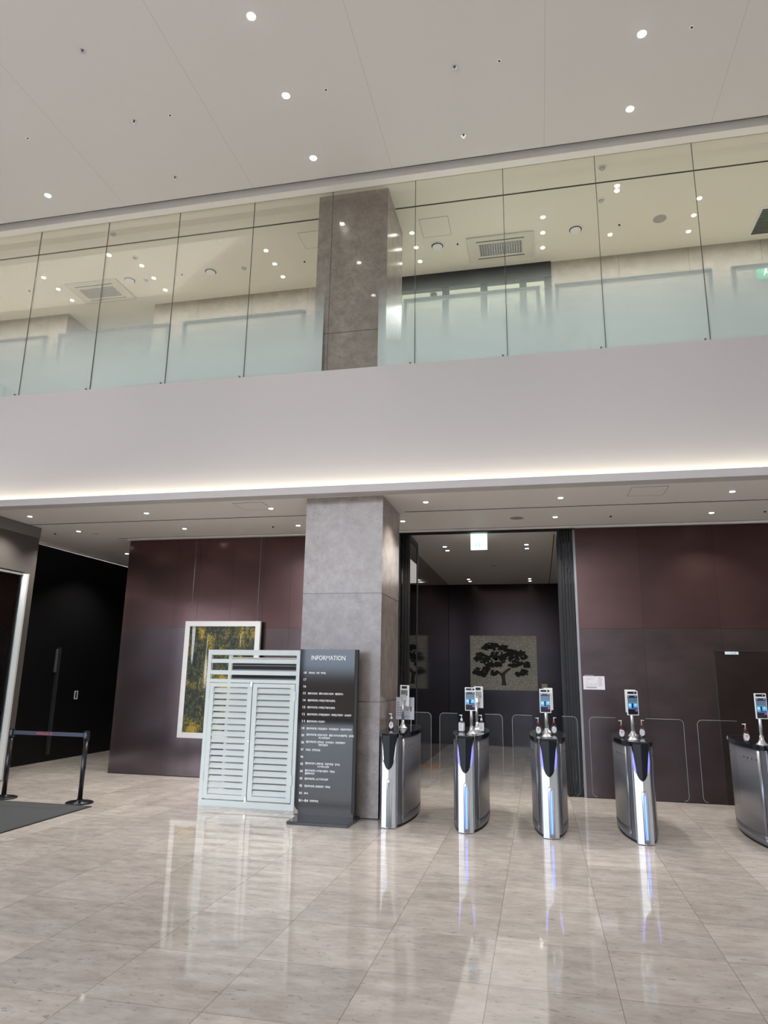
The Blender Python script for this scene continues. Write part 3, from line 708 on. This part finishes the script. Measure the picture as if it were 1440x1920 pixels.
# ------------------------------------------------------------------ passage wall details
t = thing('door_frame', 'slim dark metal upright of a door in the black passage wall', 'door frame', (-9.04, 11.93, 0.12))
MB().box(0.0, 0.05, -0.03, 0.03, 0, 1.96).build('upright', mat('dark_grey_upright', (0.03, 0.03, 0.032), 0.4), t)
MB().box(0.001, 0.03, -0.07, -0.03, 1.50, 1.93).build('glass_strip', mat('faint_reflector', (0.12, 0.12, 0.16), 0.3), t)
t = thing('access_reader', 'small white outlined card reader on the black passage wall', 'card reader', (-9.04, 12.61, 1.18))
mb = MB().box(0, 0.012, -0.05, 0.05, 0.065, 0.08).box(0, 0.012, -0.05, 0.05, -0.08, -0.065).box(0, 0.012, -0.05, -0.03, -0.065, 0.065).box(0, 0.012, 0.03, 0.05, -0.065, 0.065)
mb.build('rim', M['plastic_white'], t); MB().box(0, 0.006, -0.03, 0.03, -0.065, 0.065).build('face', M['dark'], t)
# glass door leaning on the taupe block
t = thing('framed_glass_panel', 'tall aluminium framed glass panel on the taupe block at the left edge', 'glass panel', (-8.10, 9.55, 0.0))
mb = MB().box(0, 0.04, 0.03, 0.13, 0.02, 3.17); mb.build('frame_post', M['pale_alu'], t)
MB().box(0, 0.04, -2.6, 0.03, 3.14, 3.17).build('top_rail', M['satin'], t)
MB().box(0, 0.05, 0.135, 0.15, 0.02, 3.18).build('outer_edge', M['frame_white'], t)
MB().box(0.01, 0.02, -2.6, 0.03, 0.02, 3.14).build('pane', glass_mat('grey_pane', (0.97, 0.975, 0.98), 2.6, 0.02), t)

# ------------------------------------------------------------------ folded glass door leaves
lf = None
for i, x in enumerate((0.355, 0.40, 0.445, 0.49, 0.535)):
    lab = 'folded glass door leaf edge on, %s from left in stack right of corridor' % ordn[i]
    if lf is None:
        lf = thing('folding_door_leaf', lab, 'door leaf', (x, 11.0, 0.0), 0, 'folded glass door leaves')
        MB().box(-0.015, 0.015, 0, 0.03, 0.02, 3.93).box(-0.015, 0.015, 0.75, 0.79, 0.02, 3.93).box(-0.015, 0.015, 0.03, 0.75, 0.02, 0.12).box(-0.015, 0.015, 0.03, 0.75, 3.85, 3.93).build('frame', M['leaf_frame'], lf)
        MB().box(-0.005, 0.005, 0.03, 0.75, 0.12, 3.85).build('glass', M['glass_dark'], lf)
        MB().box(-0.019, 0.019, -0.008, 0.0, 0.02, 3.93).build('gasket', M['blackmetal'], lf)
    else:
        c = dup(lf, (x, 11.02 + 0.02 * (i % 2), 0.0), 0, lab)
for i, x in enumerate((-2.13, -2.085, -2.04)):
    dup(lf, (x, 11.10, 0.0), 0, 'folded glass door leaf edge on, %s from left in stack behind column' % ordn[i])

# ------------------------------------------------------------------ orange tape on the corridor floor
t = thing('floor_marking', 'patch of slanted orange stripes taped on the corridor floor', 'floor marking', (-2.06, 13.65, 0.0))
mb = MB()
for i in range(7):
    x = -0.19 + i * 0.056; mb.face([(x, -0.35, 0.002), (x + 0.026, -0.35, 0.002), (x + 0.006, 0.35, 0.002), (x - 0.02, 0.35, 0.002)])
mb.build('stripes', M['orange'], t, solid=0.001)

# ------------------------------------------------------------------ text
def text_mesh(body, width=None, size=0.03, bold=0.0):
    c = bpy.data.curves.new('t', 'FONT'); c.body = body; c.size = size; c.offset = bold; c.resolution_u = 3; c.extrude = 0.0006
    o = bpy.data.objects.new('t', c); COL.objects.link(o)
    dg = bpy.context.evaluated_depsgraph_get(); dg.update()
    me = bpy.data.meshes.new_from_object(o.evaluated_get(dg))
    bpy.data.objects.remove(o)
    xs_ = [v.co.x for v in me.vertices]
    if xs_ and width:
        k = width / max(1e-6, (max(xs_) - min(xs_))); x0 = min(xs_)
        for v in me.vertices: v.co.x = (v.co.x - x0) * k
    # stand it up: text plane -> XZ, facing -Y
    for v in me.vertices: v.co = Vector((v.co.x, -v.co.z, v.co.y))
    return me
def put_text(name, body, parent, loc, m, size, width=None, bold=0.0):
    me = text_mesh(body, width, size, bold); me.name = name; me.materials.clear(); me.materials.append(m)
    o = bpy.data.objects.new(name, me); COL.objects.link(o); o.parent = parent; o.location = loc; return o

# ------------------------------------------------------------------ directory sign
t = thing('directory_sign', 'tall glossy black floor directory headed INFORMATION in front of the stone column', 'sign', (-2.51, 8.27, 0.0))
x0, x1, zt, zb, r_ = -0.358, 0.335, 1.970, 0.115, 0.08
pts = [(x1, zb), (x1, zt), (x0, zt)] + [(x0 + r_ - r_ * math.cos(a), zb + r_ - r_ * math.sin(a)) for a in [PI/2 * k / 8 for k in range(9)]]
MB().prism(pts, 0.0, 0.05, 'Y').build('panel', M['signface'], t)
MB().box(x1, x1 + 0.035, 0.006, 0.075, zb, zt).build('side_cover', M['dark'], t)
MB().box(x0 + 0.03, x1 + 0.03, 0.052, 0.075, 0.04, zt).build('back_panel', M['dark'], t)
MB().box(x0 + 0.04, x1 + 0.02, 0.02, 0.10, 0.035, 0.115).build('neck', M['gloss_black'], t)
MB().box(x0 - 0.02, x1 + 0.02, -0.19, 0.345, 0.0, 0.035).build('base_plate', M['gloss_black'], t, bevel=0.003)
put_text('title', 'INFORMATION', t, (-0.213, -0.002, 1.843), M['lettering'], 0.075, 0.430, 0.0006)
rows = [('18', [('대회의실 · 강당 · 휴게실', 0.215)]), ('17', []), ('16', []), ('15', [('웰컴자산운용 · 웰릭스인베스트먼트 · 웰컴벤처스', 0.445)]), ('14', [('웰컴저축은행 | 리테일고객본부(센터)', 0.345)]),
        ('13', [('웰컴저축은행 | 리테일고객본부(센터)', 0.345)]), ('12', [('웰컴저축은행 | 디지털금융본부 · 리테일고객본부 · CEM본부', 0.55)]), ('11', [('웰컴저축은행 | 여신본부', 0.225)]),
        ('10', [('웰컴저축은행 | 기업금융본부 · 투자금융본부 · 위험관리책임자', 0.56)]), ('09', [('웰컴저축은행 | 준법감시본부 · 금융소비자보호총괄책임 · 감사팀', 0.585), ('리스크관리본부', 0.14)]),
        ('08', [('웰컴저축은행 | 본회의실 · 감사위원실 · 경영전략본부', 0.485), ('경영지원본부', 0.12)]), ('07', [('회장실 · 전략경영실', 0.18)]), ('06', []),
        ('05', [('웰컴에프앤디 | 본회의실 · 자금지원실 · 감사실', 0.425), ('ICT서비스본부', 0.14)]), ('04', [('웰컴저축은행 | 디지털사업본부 · 개발실', 0.365), ('웰컴페이먼츠', 0.12)]),
        ('03', [('웰컴저축은행 | AICT서비스본부', 0.29)]), ('02', [('웰컴저축은행 | 본점영업부 · 회의실', 0.315)]), ('01', [('로비', 0.045)]), ('B1~B4', [('지하주차장', 0.105)])]
for i, (n, tx) in enumerate(rows):
    z = 1.691 - i * 0.081 - 0.014
    wN = 0.033 if len(n) == 2 else 0.115
    row = put_text('floor_number', n, t, (-0.302, -0.002, z), M['lettering'], 0.038, wN, 0.0005)
    xx = -0.242 if len(n) == 2 else -0.17
    for j, (s_, wd) in enumerate(tx):
        xo = xx if (j == 0 or n == '04') else xx + 0.155
        zz = z + (0.010 if len(tx) == 2 and j == 0 else 0.0) - (0.022 if j == 1 else 0)
        q = put_text('company_name', s_, t, (xo, -0.002, zz + 0.002), M['lettering'], 0.027, wd, 0.0004)

# ------------------------------------------------------------------ louvred cabinet with standing air conditioner
t = thing('louvred_cabinet', 'pale painted metal cabinet with two louvred doors left of the stone column', 'cabinet', (-4.375, 8.84, 0.0))
Wd, Hh, D = 1.305, 1.973, 0.70
mb = MB().box(0, 0.05, 0, 0.05, 0, Hh).box(Wd - 0.045, Wd, 0, 0.05, 0, Hh).box(0.05, Wd - 0.045, 0, 0.05, 1.905, Hh).box(0.05, Wd - 0.045, 0, 0.05, 1.545, 1.59).box(0.05, Wd - 0.045, 0, 0.05, 0.0, 0.075)
for x in (0, Wd - 0.045): mb.box(x, x + 0.045, D - 0.045, D, 0, Hh).box(x, x + 0.045, 0.05, D - 0.045, 1.93, Hh).box(x, x + 0.045, 0.05, D - 0.045, 0, 0.05)
mb.build('frame', M['mint'], t)
for z0_, z1_ in ((1.800, 1.852), (1.648, 1.704)): MB().box(0.05, Wd - 0.045, 0.004, 0.04, z0_, z1_).build('top_slat', M['mint'], t)
for side in (0, 1):
    xa, xb = (0.055, 0.660) if side == 0 else (0.672, Wd - 0.05)
    mb = MB(); z0_, z1_ = 0.09, 1.538
    mb.box(xa, xa + 0.062, -0.006, 0.03, z0_, z1_).box(xb - 0.062, xb, -0.006, 0.03, z0_, z1_).box(xa + 0.062, xb - 0.062, -0.006, 0.03, z0_, z0_ + 0.055).box(xa + 0.062, xb - 0.062, -0.006, 0.03, z1_ - 0.05, z1_)
    d = mb.build('door', M['mint'], t)
    n = 17; p_ = (z1_ - 0.05 - z0_ - 0.055) / n
    for i in range(n):
        zc = z0_ + 0.055 + (i + 0.5) * p_
        m2 = MB(); zc -= 0.004
        m2.prism([(-0.002, zc - p_ * 0.36), (0.004, zc - p_ * 0.40), (0.030, zc + p_ * 0.33), (0.024, zc + p_ * 0.37)], xa + 0.060, xb - 0.060, 'X')
        m2.build('louvre_blade', M['mint'], d)
    for i in range(0, 2):
        z = 0.30 if i == 0 else 1.33
        hx = xa - 0.012 if side == 0 else xb - 0.004
        MB().box(hx, hx + 0.016, -0.012, -0.006, z, z + 0.12).build('hinge', M['frame_white'], d)
    for z in ((0.075, 1.50, 0.80) if side == 0 else ()):
        MB().box(xb - 0.02, xb + 0.006, -0.018, -0.006, z, z + 0.06 if z != 0.80 else z + 0.02).build('latch', M['satin'], d)
t2 = thing('floor_air_conditioner', 'grey standing air conditioner with black top grille inside the louvred cabinet', 'air conditioner', (-3.66, 9.14, 0.0))
MB().box(-0.50, 0.47, 0, 0.32, 0.0, 1.88).build('body', M['acbody'], t2, bevel=0.01)
MB().box(-0.485, 0.455, -0.012, 0.0, 1.52, 1.80).build('outlet', M['dark'], t2)
mb = MB()
for i in range(5): mb.box(-0.485, 0.455, -0.03, -0.012, 1.535 + i * 0.058, 1.545 + i * 0.058)
mb.build('outlet_vanes', M['greymetal'], t2)

# ------------------------------------------------------------------ belt barrier and mat
t = thing('doormat', 'large charcoal entrance mat with dark rubber edge at the left', 'mat', (-8.0, 5.6, 0.0))
MB().box(-0.09, 2.40, -3.0, 2.71, 0.0, 0.010).build('carpet', M['mat'], t)
MB().box(2.40, 2.43, -3.0, 2.74, 0.0, 0.011).box(-0.09, 2.40, 2.71, 2.74, 0.0, 0.011).build('rubber_edge', M['matedge'], t)
def stanchion(x, y, lab, z=0.0):
    t = thing('barrier_post', lab, 'barrier post', (x, y, z), 0, 'belt barrier posts')
    MB().lathe([(0.172, 0.0), (0.172, 0.012), (0.15, 0.022), (0.05, 0.034), (0.035, 0.05)], n=32).build('base', M['stanchion'], t)
    MB().lathe([(0.030, 0.04), (0.030, 0.80)], n=20).build('pole', M['stanchion'], t)
    MB().lathe([(0.036, 0.78), (0.038, 0.80), (0.038, 0.885), (0.030, 0.895)], n=20).build('head', M['stanchion'], t)
    return t
pl = stanchion(-7.03, 8.53, 'black barrier post at the left edge in front of the taupe block', 0.0)
pr_ = stanchion(-5.876, 8.52, 'black barrier post standing at the corner of the charcoal mat', 0.0)
L_ = math.hypot(1.154 - 0.07, 0.02)
t = MB().box(-1.154 + 0.038, -0.038, -0.001, 0.001, 0.815, 0.865).build('belt', M['belt'], pr_)
put_text('belt_logo', '웰컴금융그룹', pr_, (-0.72, -0.003, 0.828), M['redprint'], 0.034, 0.20, 0.0003)
mb = MB()
for k in range(3): mb.lathe([(0.010, -0.001), (0.010, 0.001)], (-0.755 + 0.013 * k, -0.002, 0.843 - (0.006 if k == 1 else 0)), 12, 'Y')
mb.build('belt_emblem', M['redprint'], pr_)

# ------------------------------------------------------------------ turnstiles
L = 1.58; PW = 0.086
def nose_y(s): return 0.030 * abs(s) if abs(s) < 0.92 else 0.0276 + 0.2 * (abs(s) - 0.92)
prof_s = [-1, -0.93, -0.8, -0.6, -0.4, -0.2, 0, 0.2, 0.4, 0.6, 0.8, 0.93, 1]
def nose_pt(s, off=0.0):
    # outward offset along profile normal (approx)
    a = (0.030 if abs(s) < 0.92 else 0.2) / PW * (1 if s > 0 else -1 if s < 0 else 0)
    nx, ny = a, -1.0; k = math.hypot(nx, ny)
    return (s * PW + off * nx / k, nose_y(s) + off * ny / k)
def halfw(y):
    u = (y - L / 2) / (L / 2 - 0.09)
    return 0.092 + 0.105 * max(0.0, 1 - u * u) ** 0.8 if abs(u) < 1 else 0.092
def body_outline(extra=0.0, y0=0.09, y1=None, n=22):
    y1 = L - 0.09 if y1 is None else y1
    ys_ = [y0 + (y1 - y0) * i / n for i in range(n + 1)]
    return [(halfw(y) + extra, y) for y in ys_] + [(-halfw(y) - extra, y) for y in reversed(ys_)]
def cap_hw(z):
    pts = [(0.625, 0.0), (0.635, 0.20), (0.655, 0.40), (0.685, 0.56), (0.70, 0.60), (0.78, 0.70), (0.90, 0.86), (0.955, 0.97), (0.985, 1.0)]
    for (a, b), (c, d) in zip(pts, pts[1:]):
        if a <= z <= c: return b + (d - b) * (z - a) / (c - a)
    return 1.0
def flip(p, back): return (p[0], L - p[1], p[2]) if back else p
def make_turnstile(lab, loc, led=True):
    t = thing('turnstile', lab, 'turnstile', loc, 0, 'speed gate turnstiles')
    MB().prism(body_outline(-0.012), 0.0, 0.03).build('plinth', M['dark'], t)
    MB().prism(body_outline(0.0), 0.03, 0.97).build('body', M['sidepanel'], t)
    for sgn in (1, -1):
        ys_ = [0.17 + (L - 0.34) * i / 18 for i in range(19)]
        mb = MB(); mb.grid([[(sgn * (halfw(y) + 0.004), y, z) for y in ys_] for z in (0.125, 0.955)])
        sp_ = mb.build('side_panel', M['sidepanel'], t, solid=0.004)
        mb = MB(); mb.grid([[(sgn * (halfw(y) + 0.004), y, z) for y in ys_] for z in (0.035, 0.118)])
        mb.build('kick_panel', M['sidepanel'], t, solid=0.004)
        for yy in (0.24, 0.34, 0.44, 0.54, L - 0.30, L - 0.40):
            MB().lathe([(0.009, 0), (0.009, sgn * 0.004)], (sgn * (halfw(yy) + 0.005), yy, 0.865), 10, 'X').build('sensor_hole', M['dark'], sp_)
    MB().prism(body_outline(0.014, 0.085, L - 0.085) , 0.972, 1.018).build('top_slab', M['gloss_black'], t)
    for back in (False, True):
        pr = [nose_pt(s) for s in prof_s] + [(PW, 0.13), (-PW, 0.13)]
        pr = [(a, L - b) if back else (a, b) for a, b in pr]
        MB().prism(pr, 0.006, 0.972, smooth=False).build('end_post', M['silver'], t)
        mb = MB(); rows_ = []
        for z in (0.625, 0.635, 0.655, 0.685, 0.70, 0.74, 0.78, 0.84, 0.90, 0.955, 0.985, 1.018):
            hw = cap_hw(z); o_ = 0.006
            rows_.append([flip((*nose_pt(hw * k / 8, o_), z), back) for k in range(-8, 9)])
        mb.grid(rows_)
        top = [flip((*nose_pt(k / 8, 0.006), 1.018), back) for k in range(-8, 9)] + [flip((PW, 0.10, 1.018), back), flip((-PW, 0.10, 1.018), back)]
        mb.face(top)
        mb.build('end_cap', M['matt_black'], t, solid=0.003)
        for sgn in (-1, 1):
            mb = MB(); rows_ = []
            for z in (0.70, 0.74, 0.78, 0.84, 0.90, 0.93):
                hw = cap_hw(z); g = 0.26 * min(1.0, (0.93 - z) / 0.08 + 0.0) if z > 0.85 else 0.26
                if z < 0.72: g = 0.10
                rows_.append([flip((*nose_pt(sgn * min(1.0, hw + g * k / 3), 0.0035), z), back) for k in range(4)])
            mb.grid(rows_); mb.build('light_slit', M['led_violet'] if led else M['satin'], t, solid=0.002)
        def strip(name, s0, s1, z0_, z1_, o_, m, cham=0.0):
            mb = MB(); ss = [s0 + (s1 - s0) * k / 6 for k in range(7)]
            rws = [[flip((*nose_pt(s, o_), z), back) for s in ss] for z in (z0_, z1_ - cham)]
            if cham: rws.append([flip((*nose_pt(0.05 + (s - 0.05) * (0.45), o_), z1_), back) for s in ss])
            mb.grid(rws); return mb.build(name, m, t, solid=0.002)
        strip('light_housing', -0.22, 0.46, 0.012, 0.53, 0.004, M['satin'], 0.03)
        strip('light_strip', -0.05, 0.26, 0.05, 0.49, 0.0065, M['led_blue'] if led else M['led_off'])
        if led: strip('light_core', 0.04, 0.17, 0.055, 0.485, 0.0085, M['led_core'])
    return t
TX = [-1.7245, -0.8502, 0.0631, 1.0231, 2.36]; TY = 8.18
desc = ['first silver turnstile, unlit, standing against the stone column', 'second silver turnstile from the column, glowing blue, in front of the corridor', 'third silver turnstile, glowing blue, seen head on by the corridor right side',
        'fourth silver turnstile, glowing blue, with a wide lane to its right', 'silver turnstile cut off by the right edge of the photo']
TS = []
lit0 = None
for i, x in enumerate(TX):
    if i in (0, 1):
        q = make_turnstile(desc[i], (x, TY, 0), led=(i != 0))
        if i == 1: lit0 = q
    else: q = dup(lit0, (x, TY, 0), 0, desc[i])
    TS.append(q)
def wing(ti, xa, xb, round_right):
    x_ = TX[ti]; r_ = 0.05; z0_, z1_ = 0.33, 1.225; y = 8.97 - TY
    xa -= x_; xb -= x_
    def corner(cx, cz, a0): return [(cx + r_ * math.cos(a0 + PI/2 * k / 6), cz + r_ * math.sin(a0 + PI/2 * k / 6)) for k in range(7)]
    if round_right: pts = [(xa, z0_)] + corner(xb - r_, z0_ + r_, -PI/2) + corner(xb - r_, z1_ - r_, 0) + [(xa, z1_)]
    else: pts = [(xb, z0_), (xb, z1_)] + corner(xa + r_, z1_ - r_, PI/2) + corner(xa + r_, z0_ + r_, PI)
    g = MB().prism(pts, y - 0.005, y + 0.005, 'Y').build('glass_wing', M['glass_gate'], TS[ti])
    rim = MB(); e = pts if round_right else pts
    path = [(p[0], y, p[1]) for p in (pts[1:] if round_right else pts[1:])]
    rim.tube(path, 0.0022, 6); rim.build('wing_edge', M['edge'], g)
wing(0, -1.56, -1.352, True); wing(1, -1.243, -1.02, False)
wing(1, -0.68, -0.468, True); wing(2, -0.35, -0.11, False)
wing(2, 0.24, 0.418, True); wing(3, 0.557, 0.86, False)
wing(3, 1.20, 1.614, True); wing(4, 1.764, 2.19, False)

# ------------------------------------------------------------------ face recognition terminals
ZT = 1.0185
def make_terminal(lab, loc, rotz=0.0, h0=0.0):
    t = thing('face_recognition_terminal', lab, 'terminal', loc, rotz, 'turnstile terminals')
    MB().lathe([(0.062, 0), (0.062, 0.006), (0.045, 0.018), (0.030, 0.040), (0.022, 0.065), (0.020, 0.095)], n=28).build('base', M['satin'], t)
    MB().lathe([(0.0175, 0.09), (0.0175, 0.40)], n=20).build('pole', M['satin'], t)
    MB().prism([(0.020, 0.34), (0.020, 0.39), (0.008, 0.41), (-0.03, 0.42), (-0.045, 0.40), (-0.035, 0.34)], -0.028, 0.028, 'X').build('bracket', M['satin'], t)
    w = 0.063; y0_ = -0.062
    hs = MB().box(-w, w, y0_, y0_ + 0.018, 0.268, 0.532).build('housing', M['plastic_white'], t, bevel=0.004)
    MB().box(-0.046, 0.046, y0_ + 0.018, y0_ + 0.026, 0.40, 0.47).build('back_plate', M['greymetal'], hs)
    MB().box(-0.036, 0.036, y0_ + 0.018, y0_ + 0.022, 0.488, 0.52).build('rear_window', M['dark'], hs)
    pts = [(0.040 + 0.012 * math.cos(a), 0.510 + 0.012 * math.sin(a)) for a in [-PI/2 + PI * k / 8 for k in range(9)]] + [(-0.040 + 0.012 * math.cos(a), 0.510 + 0.012 * math.sin(a)) for a in [PI/2 + PI * k / 8 for k in range(9)]]
    MB().prism(pts, y0_ - 0.002, y0_, 'Y').build('camera_bar', M['matt_black'], hs)
    MB().lathe([(0.006, -0.004), (0.006, -0.002)], (0.022, y0_, 0.510), 12, 'Y').build('camera_lens', M['satin'], hs)
    ws = 0.054; ys = y0_ - 0.0012
    mb = MB()
    def q(m, a, b, c, d, e=0.0): mb.use(m).box(a, b, ys - e, y0_, c, d)
    q(M['s_black'], -ws, ws, 0.276, 0.482)
    q(M['s_navy'], -ws, ws, 0.462, 0.482, 0.0004); q(M['s_mid'], -ws, ws, 0.405, 0.455, 0.0004); q(M['s_cyan'], -ws, ws, 0.400, 0.403, 0.0006)
    q(M['s_bright'], -0.050, -0.012, 0.345, 0.395, 0.0005); q(M['s_bright'], 0.006, 0.052, 0.352, 0.395, 0.0005); q(M['s_cyan'], -0.046, -0.018, 0.365, 0.392, 0.0008); q(M['s_cyan'], 0.022, 0.040, 0.372, 0.393, 0.0008)
    q(M['s_mid'], -0.050, 0.052, 0.333, 0.344, 0.0005); q(M['s_violet'], 0.026, 0.048, 0.312, 0.328, 0.0006); q(M['s_cyan'], -0.046, -0.038, 0.466, 0.476, 0.0008); q(M['s_cyan'], 0.030, 0.040, 0.466, 0.474, 0.0008)
    mb.build('screen', None, hs)
    return t
tf = make_terminal('white face scan terminal with lit blue screen on the second turnstile, beside rectangular gel bottles', (-0.803, 8.50, ZT), math.radians(-6))
dup(tf, (0.052, 8.47, ZT), math.radians(-3), 'white face scan terminal with lit screen on the third turnstile')
dup(tf, (0.985, 8.45, ZT), math.radians(10), 'white face scan terminal with lit screen on the fourth turnstile')
dup(tf, (2.285, 8.42, ZT), math.radians(12), 'white face scan terminal on the turnstile at the right edge')
dup(tf, (-1.738, 9.10, ZT), PI + math.radians(-12), 'terminal turned away, grey back visible, on the first turnstile by the column')
dup(tf, (-0.795, 9.13, ZT), PI + math.radians(-24), 'terminal turned away, half hidden behind the lit one on the second turnstile')
dup(tf, (0.062, 9.10, ZT), PI + math.radians(-34), 'terminal turned away, edge visible behind the lit one on the third turnstile')
dup(tf, (1.055, 9.02, ZT), PI, 'terminal turned away behind the lit one on the fourth turnstile')

# notice holder on the first turnstile
t = thing('notice_stand', 'small upright notice board on two legs on top of the first turnstile', 'notice stand', (-1.745, 9.26, ZT))
MB().box(-0.115, 0.125, 0, 0.008, 0.095, 0.375).build('board', M['paper'], t)
mb = MB()
for i in range(6):
    for j in range(3): mb.box(-0.10 + j * 0.03, -0.08 + j * 0.03, -0.001, 0, 0.30 - i * 0.032, 0.315 - i * 0.032)
mb.box(0.01, 0.07, -0.001, 0, 0.235, 0.24).box(0.01, 0.05, -0.001, 0, 0.21, 0.222).box(0.0, 0.07, -0.001, 0, 0.13, 0.135); mb.build('print', M['greyprint'], t)
MB().box(0.075, 0.09, -0.001, 0, 0.20, 0.26).build('red_mark', mat('dark_red_print', (0.20, 0.03, 0.06), 0.6), t)
for x in (-0.085, 0.085): MB().box(x - 0.003, x + 0.003, 0.001, 0.007, 0.0, 0.095).build('leg', M['plastic_white'], t)
MB().box(-0.09, 0.12, -0.02, 0.03, 0, 0.004).build('foot', M['glass_gate'], t)

# ------------------------------------------------------------------ sanitiser bottles
def ell(prof, n=24, fy=0.62):
    mb = MB(); rings = []
    for w, z in prof:
        rings.append([mb.bm.verts.new((w * math.cos(2 * PI * k / n), w * fy * math.sin(2 * PI * k / n), z)) for k in range(n)])
    for a, b in zip(rings, rings[1:]):
        for k in range(n):
            f = mb.bm.faces.new((a[k], a[(k + 1) % n], b[(k + 1) % n], b[k])); f.smooth = True
    mb.bm.faces.new(rings[0][::-1]); mb.bm.faces.new(rings[-1]); return mb
def pump(t, m, z):
    p = MB().lathe([(0.004, z), (0.004, z + 0.035)], n=10).build('pump', m, t)
    MB().prism([(-0.006, z + 0.035), (0.006, z + 0.035), (0.008, z + 0.046), (-0.030, z + 0.043), (-0.030, z + 0.037)], -0.006, 0.006, 'Y').build('nozzle', m, p)
def bottle_oval(lab, loc, rotz=0.0, white=False):
    t = thing('sanitiser_bottle', lab, 'pump bottle', loc, rotz, 'hand sanitiser bottles')
    ell([(0.026, 0.0), (0.030, 0.004), (0.032, 0.03), (0.036, 0.06), (0.033, 0.09), (0.022, 0.115), (0.012, 0.128), (0.011, 0.135)]).build('bottle', M['bottle'], t)
    ell([(0.025, 0.003), (0.030, 0.03), (0.034, 0.058), (0.031, 0.08)], fy=0.55).build('gel', glass_mat('clear_gel', (0.93, 0.95, 0.955), 0.8), t)
    pts = [(0.028 * math.sin(2 * PI * k / 20), 0.062 + 0.046 * math.cos(2 * PI * k / 20) * (1.0 if math.cos(2 * PI * k / 20) < 0 else 0.62)) for k in range(20)]
    lb = MB().prism(pts, -0.0236, -0.0225, 'Y').build('front_label', M['label_white'], t)
    MB().box(-0.014, 0.014, -0.0244, -0.0236, 0.064, 0.072).box(-0.008, 0.008, -0.0244, -0.0236, 0.052, 0.055).build('print', M['redprint'], lb)
    MB().prism(pts, 0.0225, 0.0236, 'Y').build('back_label', M['label_white'], t)
    MB().lathe([(0.014, 0.128), (0.014, 0.146), (0.008, 0.150)], n=16).build('collar', M['plastic_white'] if white else M['red'], t)
    pump(t, M['plastic_white'], 0.150)
    return t
def bottle_rect(lab, loc, rotz=0.0):
    t = thing('sanitiser_bottle', lab, 'pump bottle', loc, rotz, 'hand sanitiser bottles')
    MB().box(-0.030, 0.030, -0.020, 0.020, 0.0, 0.118).build('bottle', M['bottle'], t, bevel=0.006)
    MB().lathe([(0.024, 0.118), (0.012, 0.132)], n=16).build('shoulder', M['bottle'], t)
    lb = MB().box(-0.0305, 0.0305, -0.0212, 0.0212, 0.016, 0.106).build('label', M['label_white'], t)
    mb = MB().box(-0.022, 0.022, -0.0218, -0.0212, 0.090, 0.094)
    for i in range(5): mb.box(-0.020, 0.004 + 0.004 * (i % 3), -0.0218, -0.0212, 0.078 - i * 0.010, 0.081 - i * 0.010)
    mb.build('print', M['greyprint'], lb)
    MB().lathe([(0.013, 0.130), (0.015, 0.150), (0.009, 0.158)], n=16).build('collar', M['plastic_white'], t)
    pump(t, M['plastic_white'], 0.155)
    return t
bottle_oval('clear oval gel bottle with white pump on the first turnstile by the column', (-1.818, 8.76, ZT), 0.1, True)
br0 = bottle_rect('rectangular gel bottle left of the terminal on the second turnstile', (-0.952, 8.80, ZT), -0.35)
dup(br0, (-0.72, 8.90, ZT), 0.05, 'rectangular gel bottle with printed label right of the terminal on the second turnstile')
bo = bottle_oval('clear oval gel bottle with red collar left of the terminal on the third turnstile', (-0.040, 8.74, ZT), 0.05)
dup(bo, (0.143, 8.90, ZT), PI, 'clear oval gel bottle with red collar, back turned, right of terminal on the third turnstile')
dup(bo, (0.893, 8.70, ZT), 0.08, 'clear oval gel bottle with red collar left of the terminal on the fourth turnstile')
dup(bo, (1.138, 8.88, ZT), PI, 'clear oval gel bottle with red collar, back turned, right of terminal on the fourth turnstile')
dup(bo, (2.205, 8.70, ZT), 0.1, 'clear oval gel bottle with red collar on the turnstile at the right edge')

# dome camera hanging in the mezzanine office
t = thing('dome_camera', 'small dome security camera under the ceiling behind the office window', 'camera', (-1.70, 11.6, ZC))
MB().lathe([(0.07, -0.03), (0.075, 0)], n=20).build('mount', M['plastic_white'], t)
MB().lathe([(0.01, -0.11), (0.04, -0.10), (0.06, -0.07), (0.065, -0.03)], n=20).build('dome', M['gloss_black'], t)
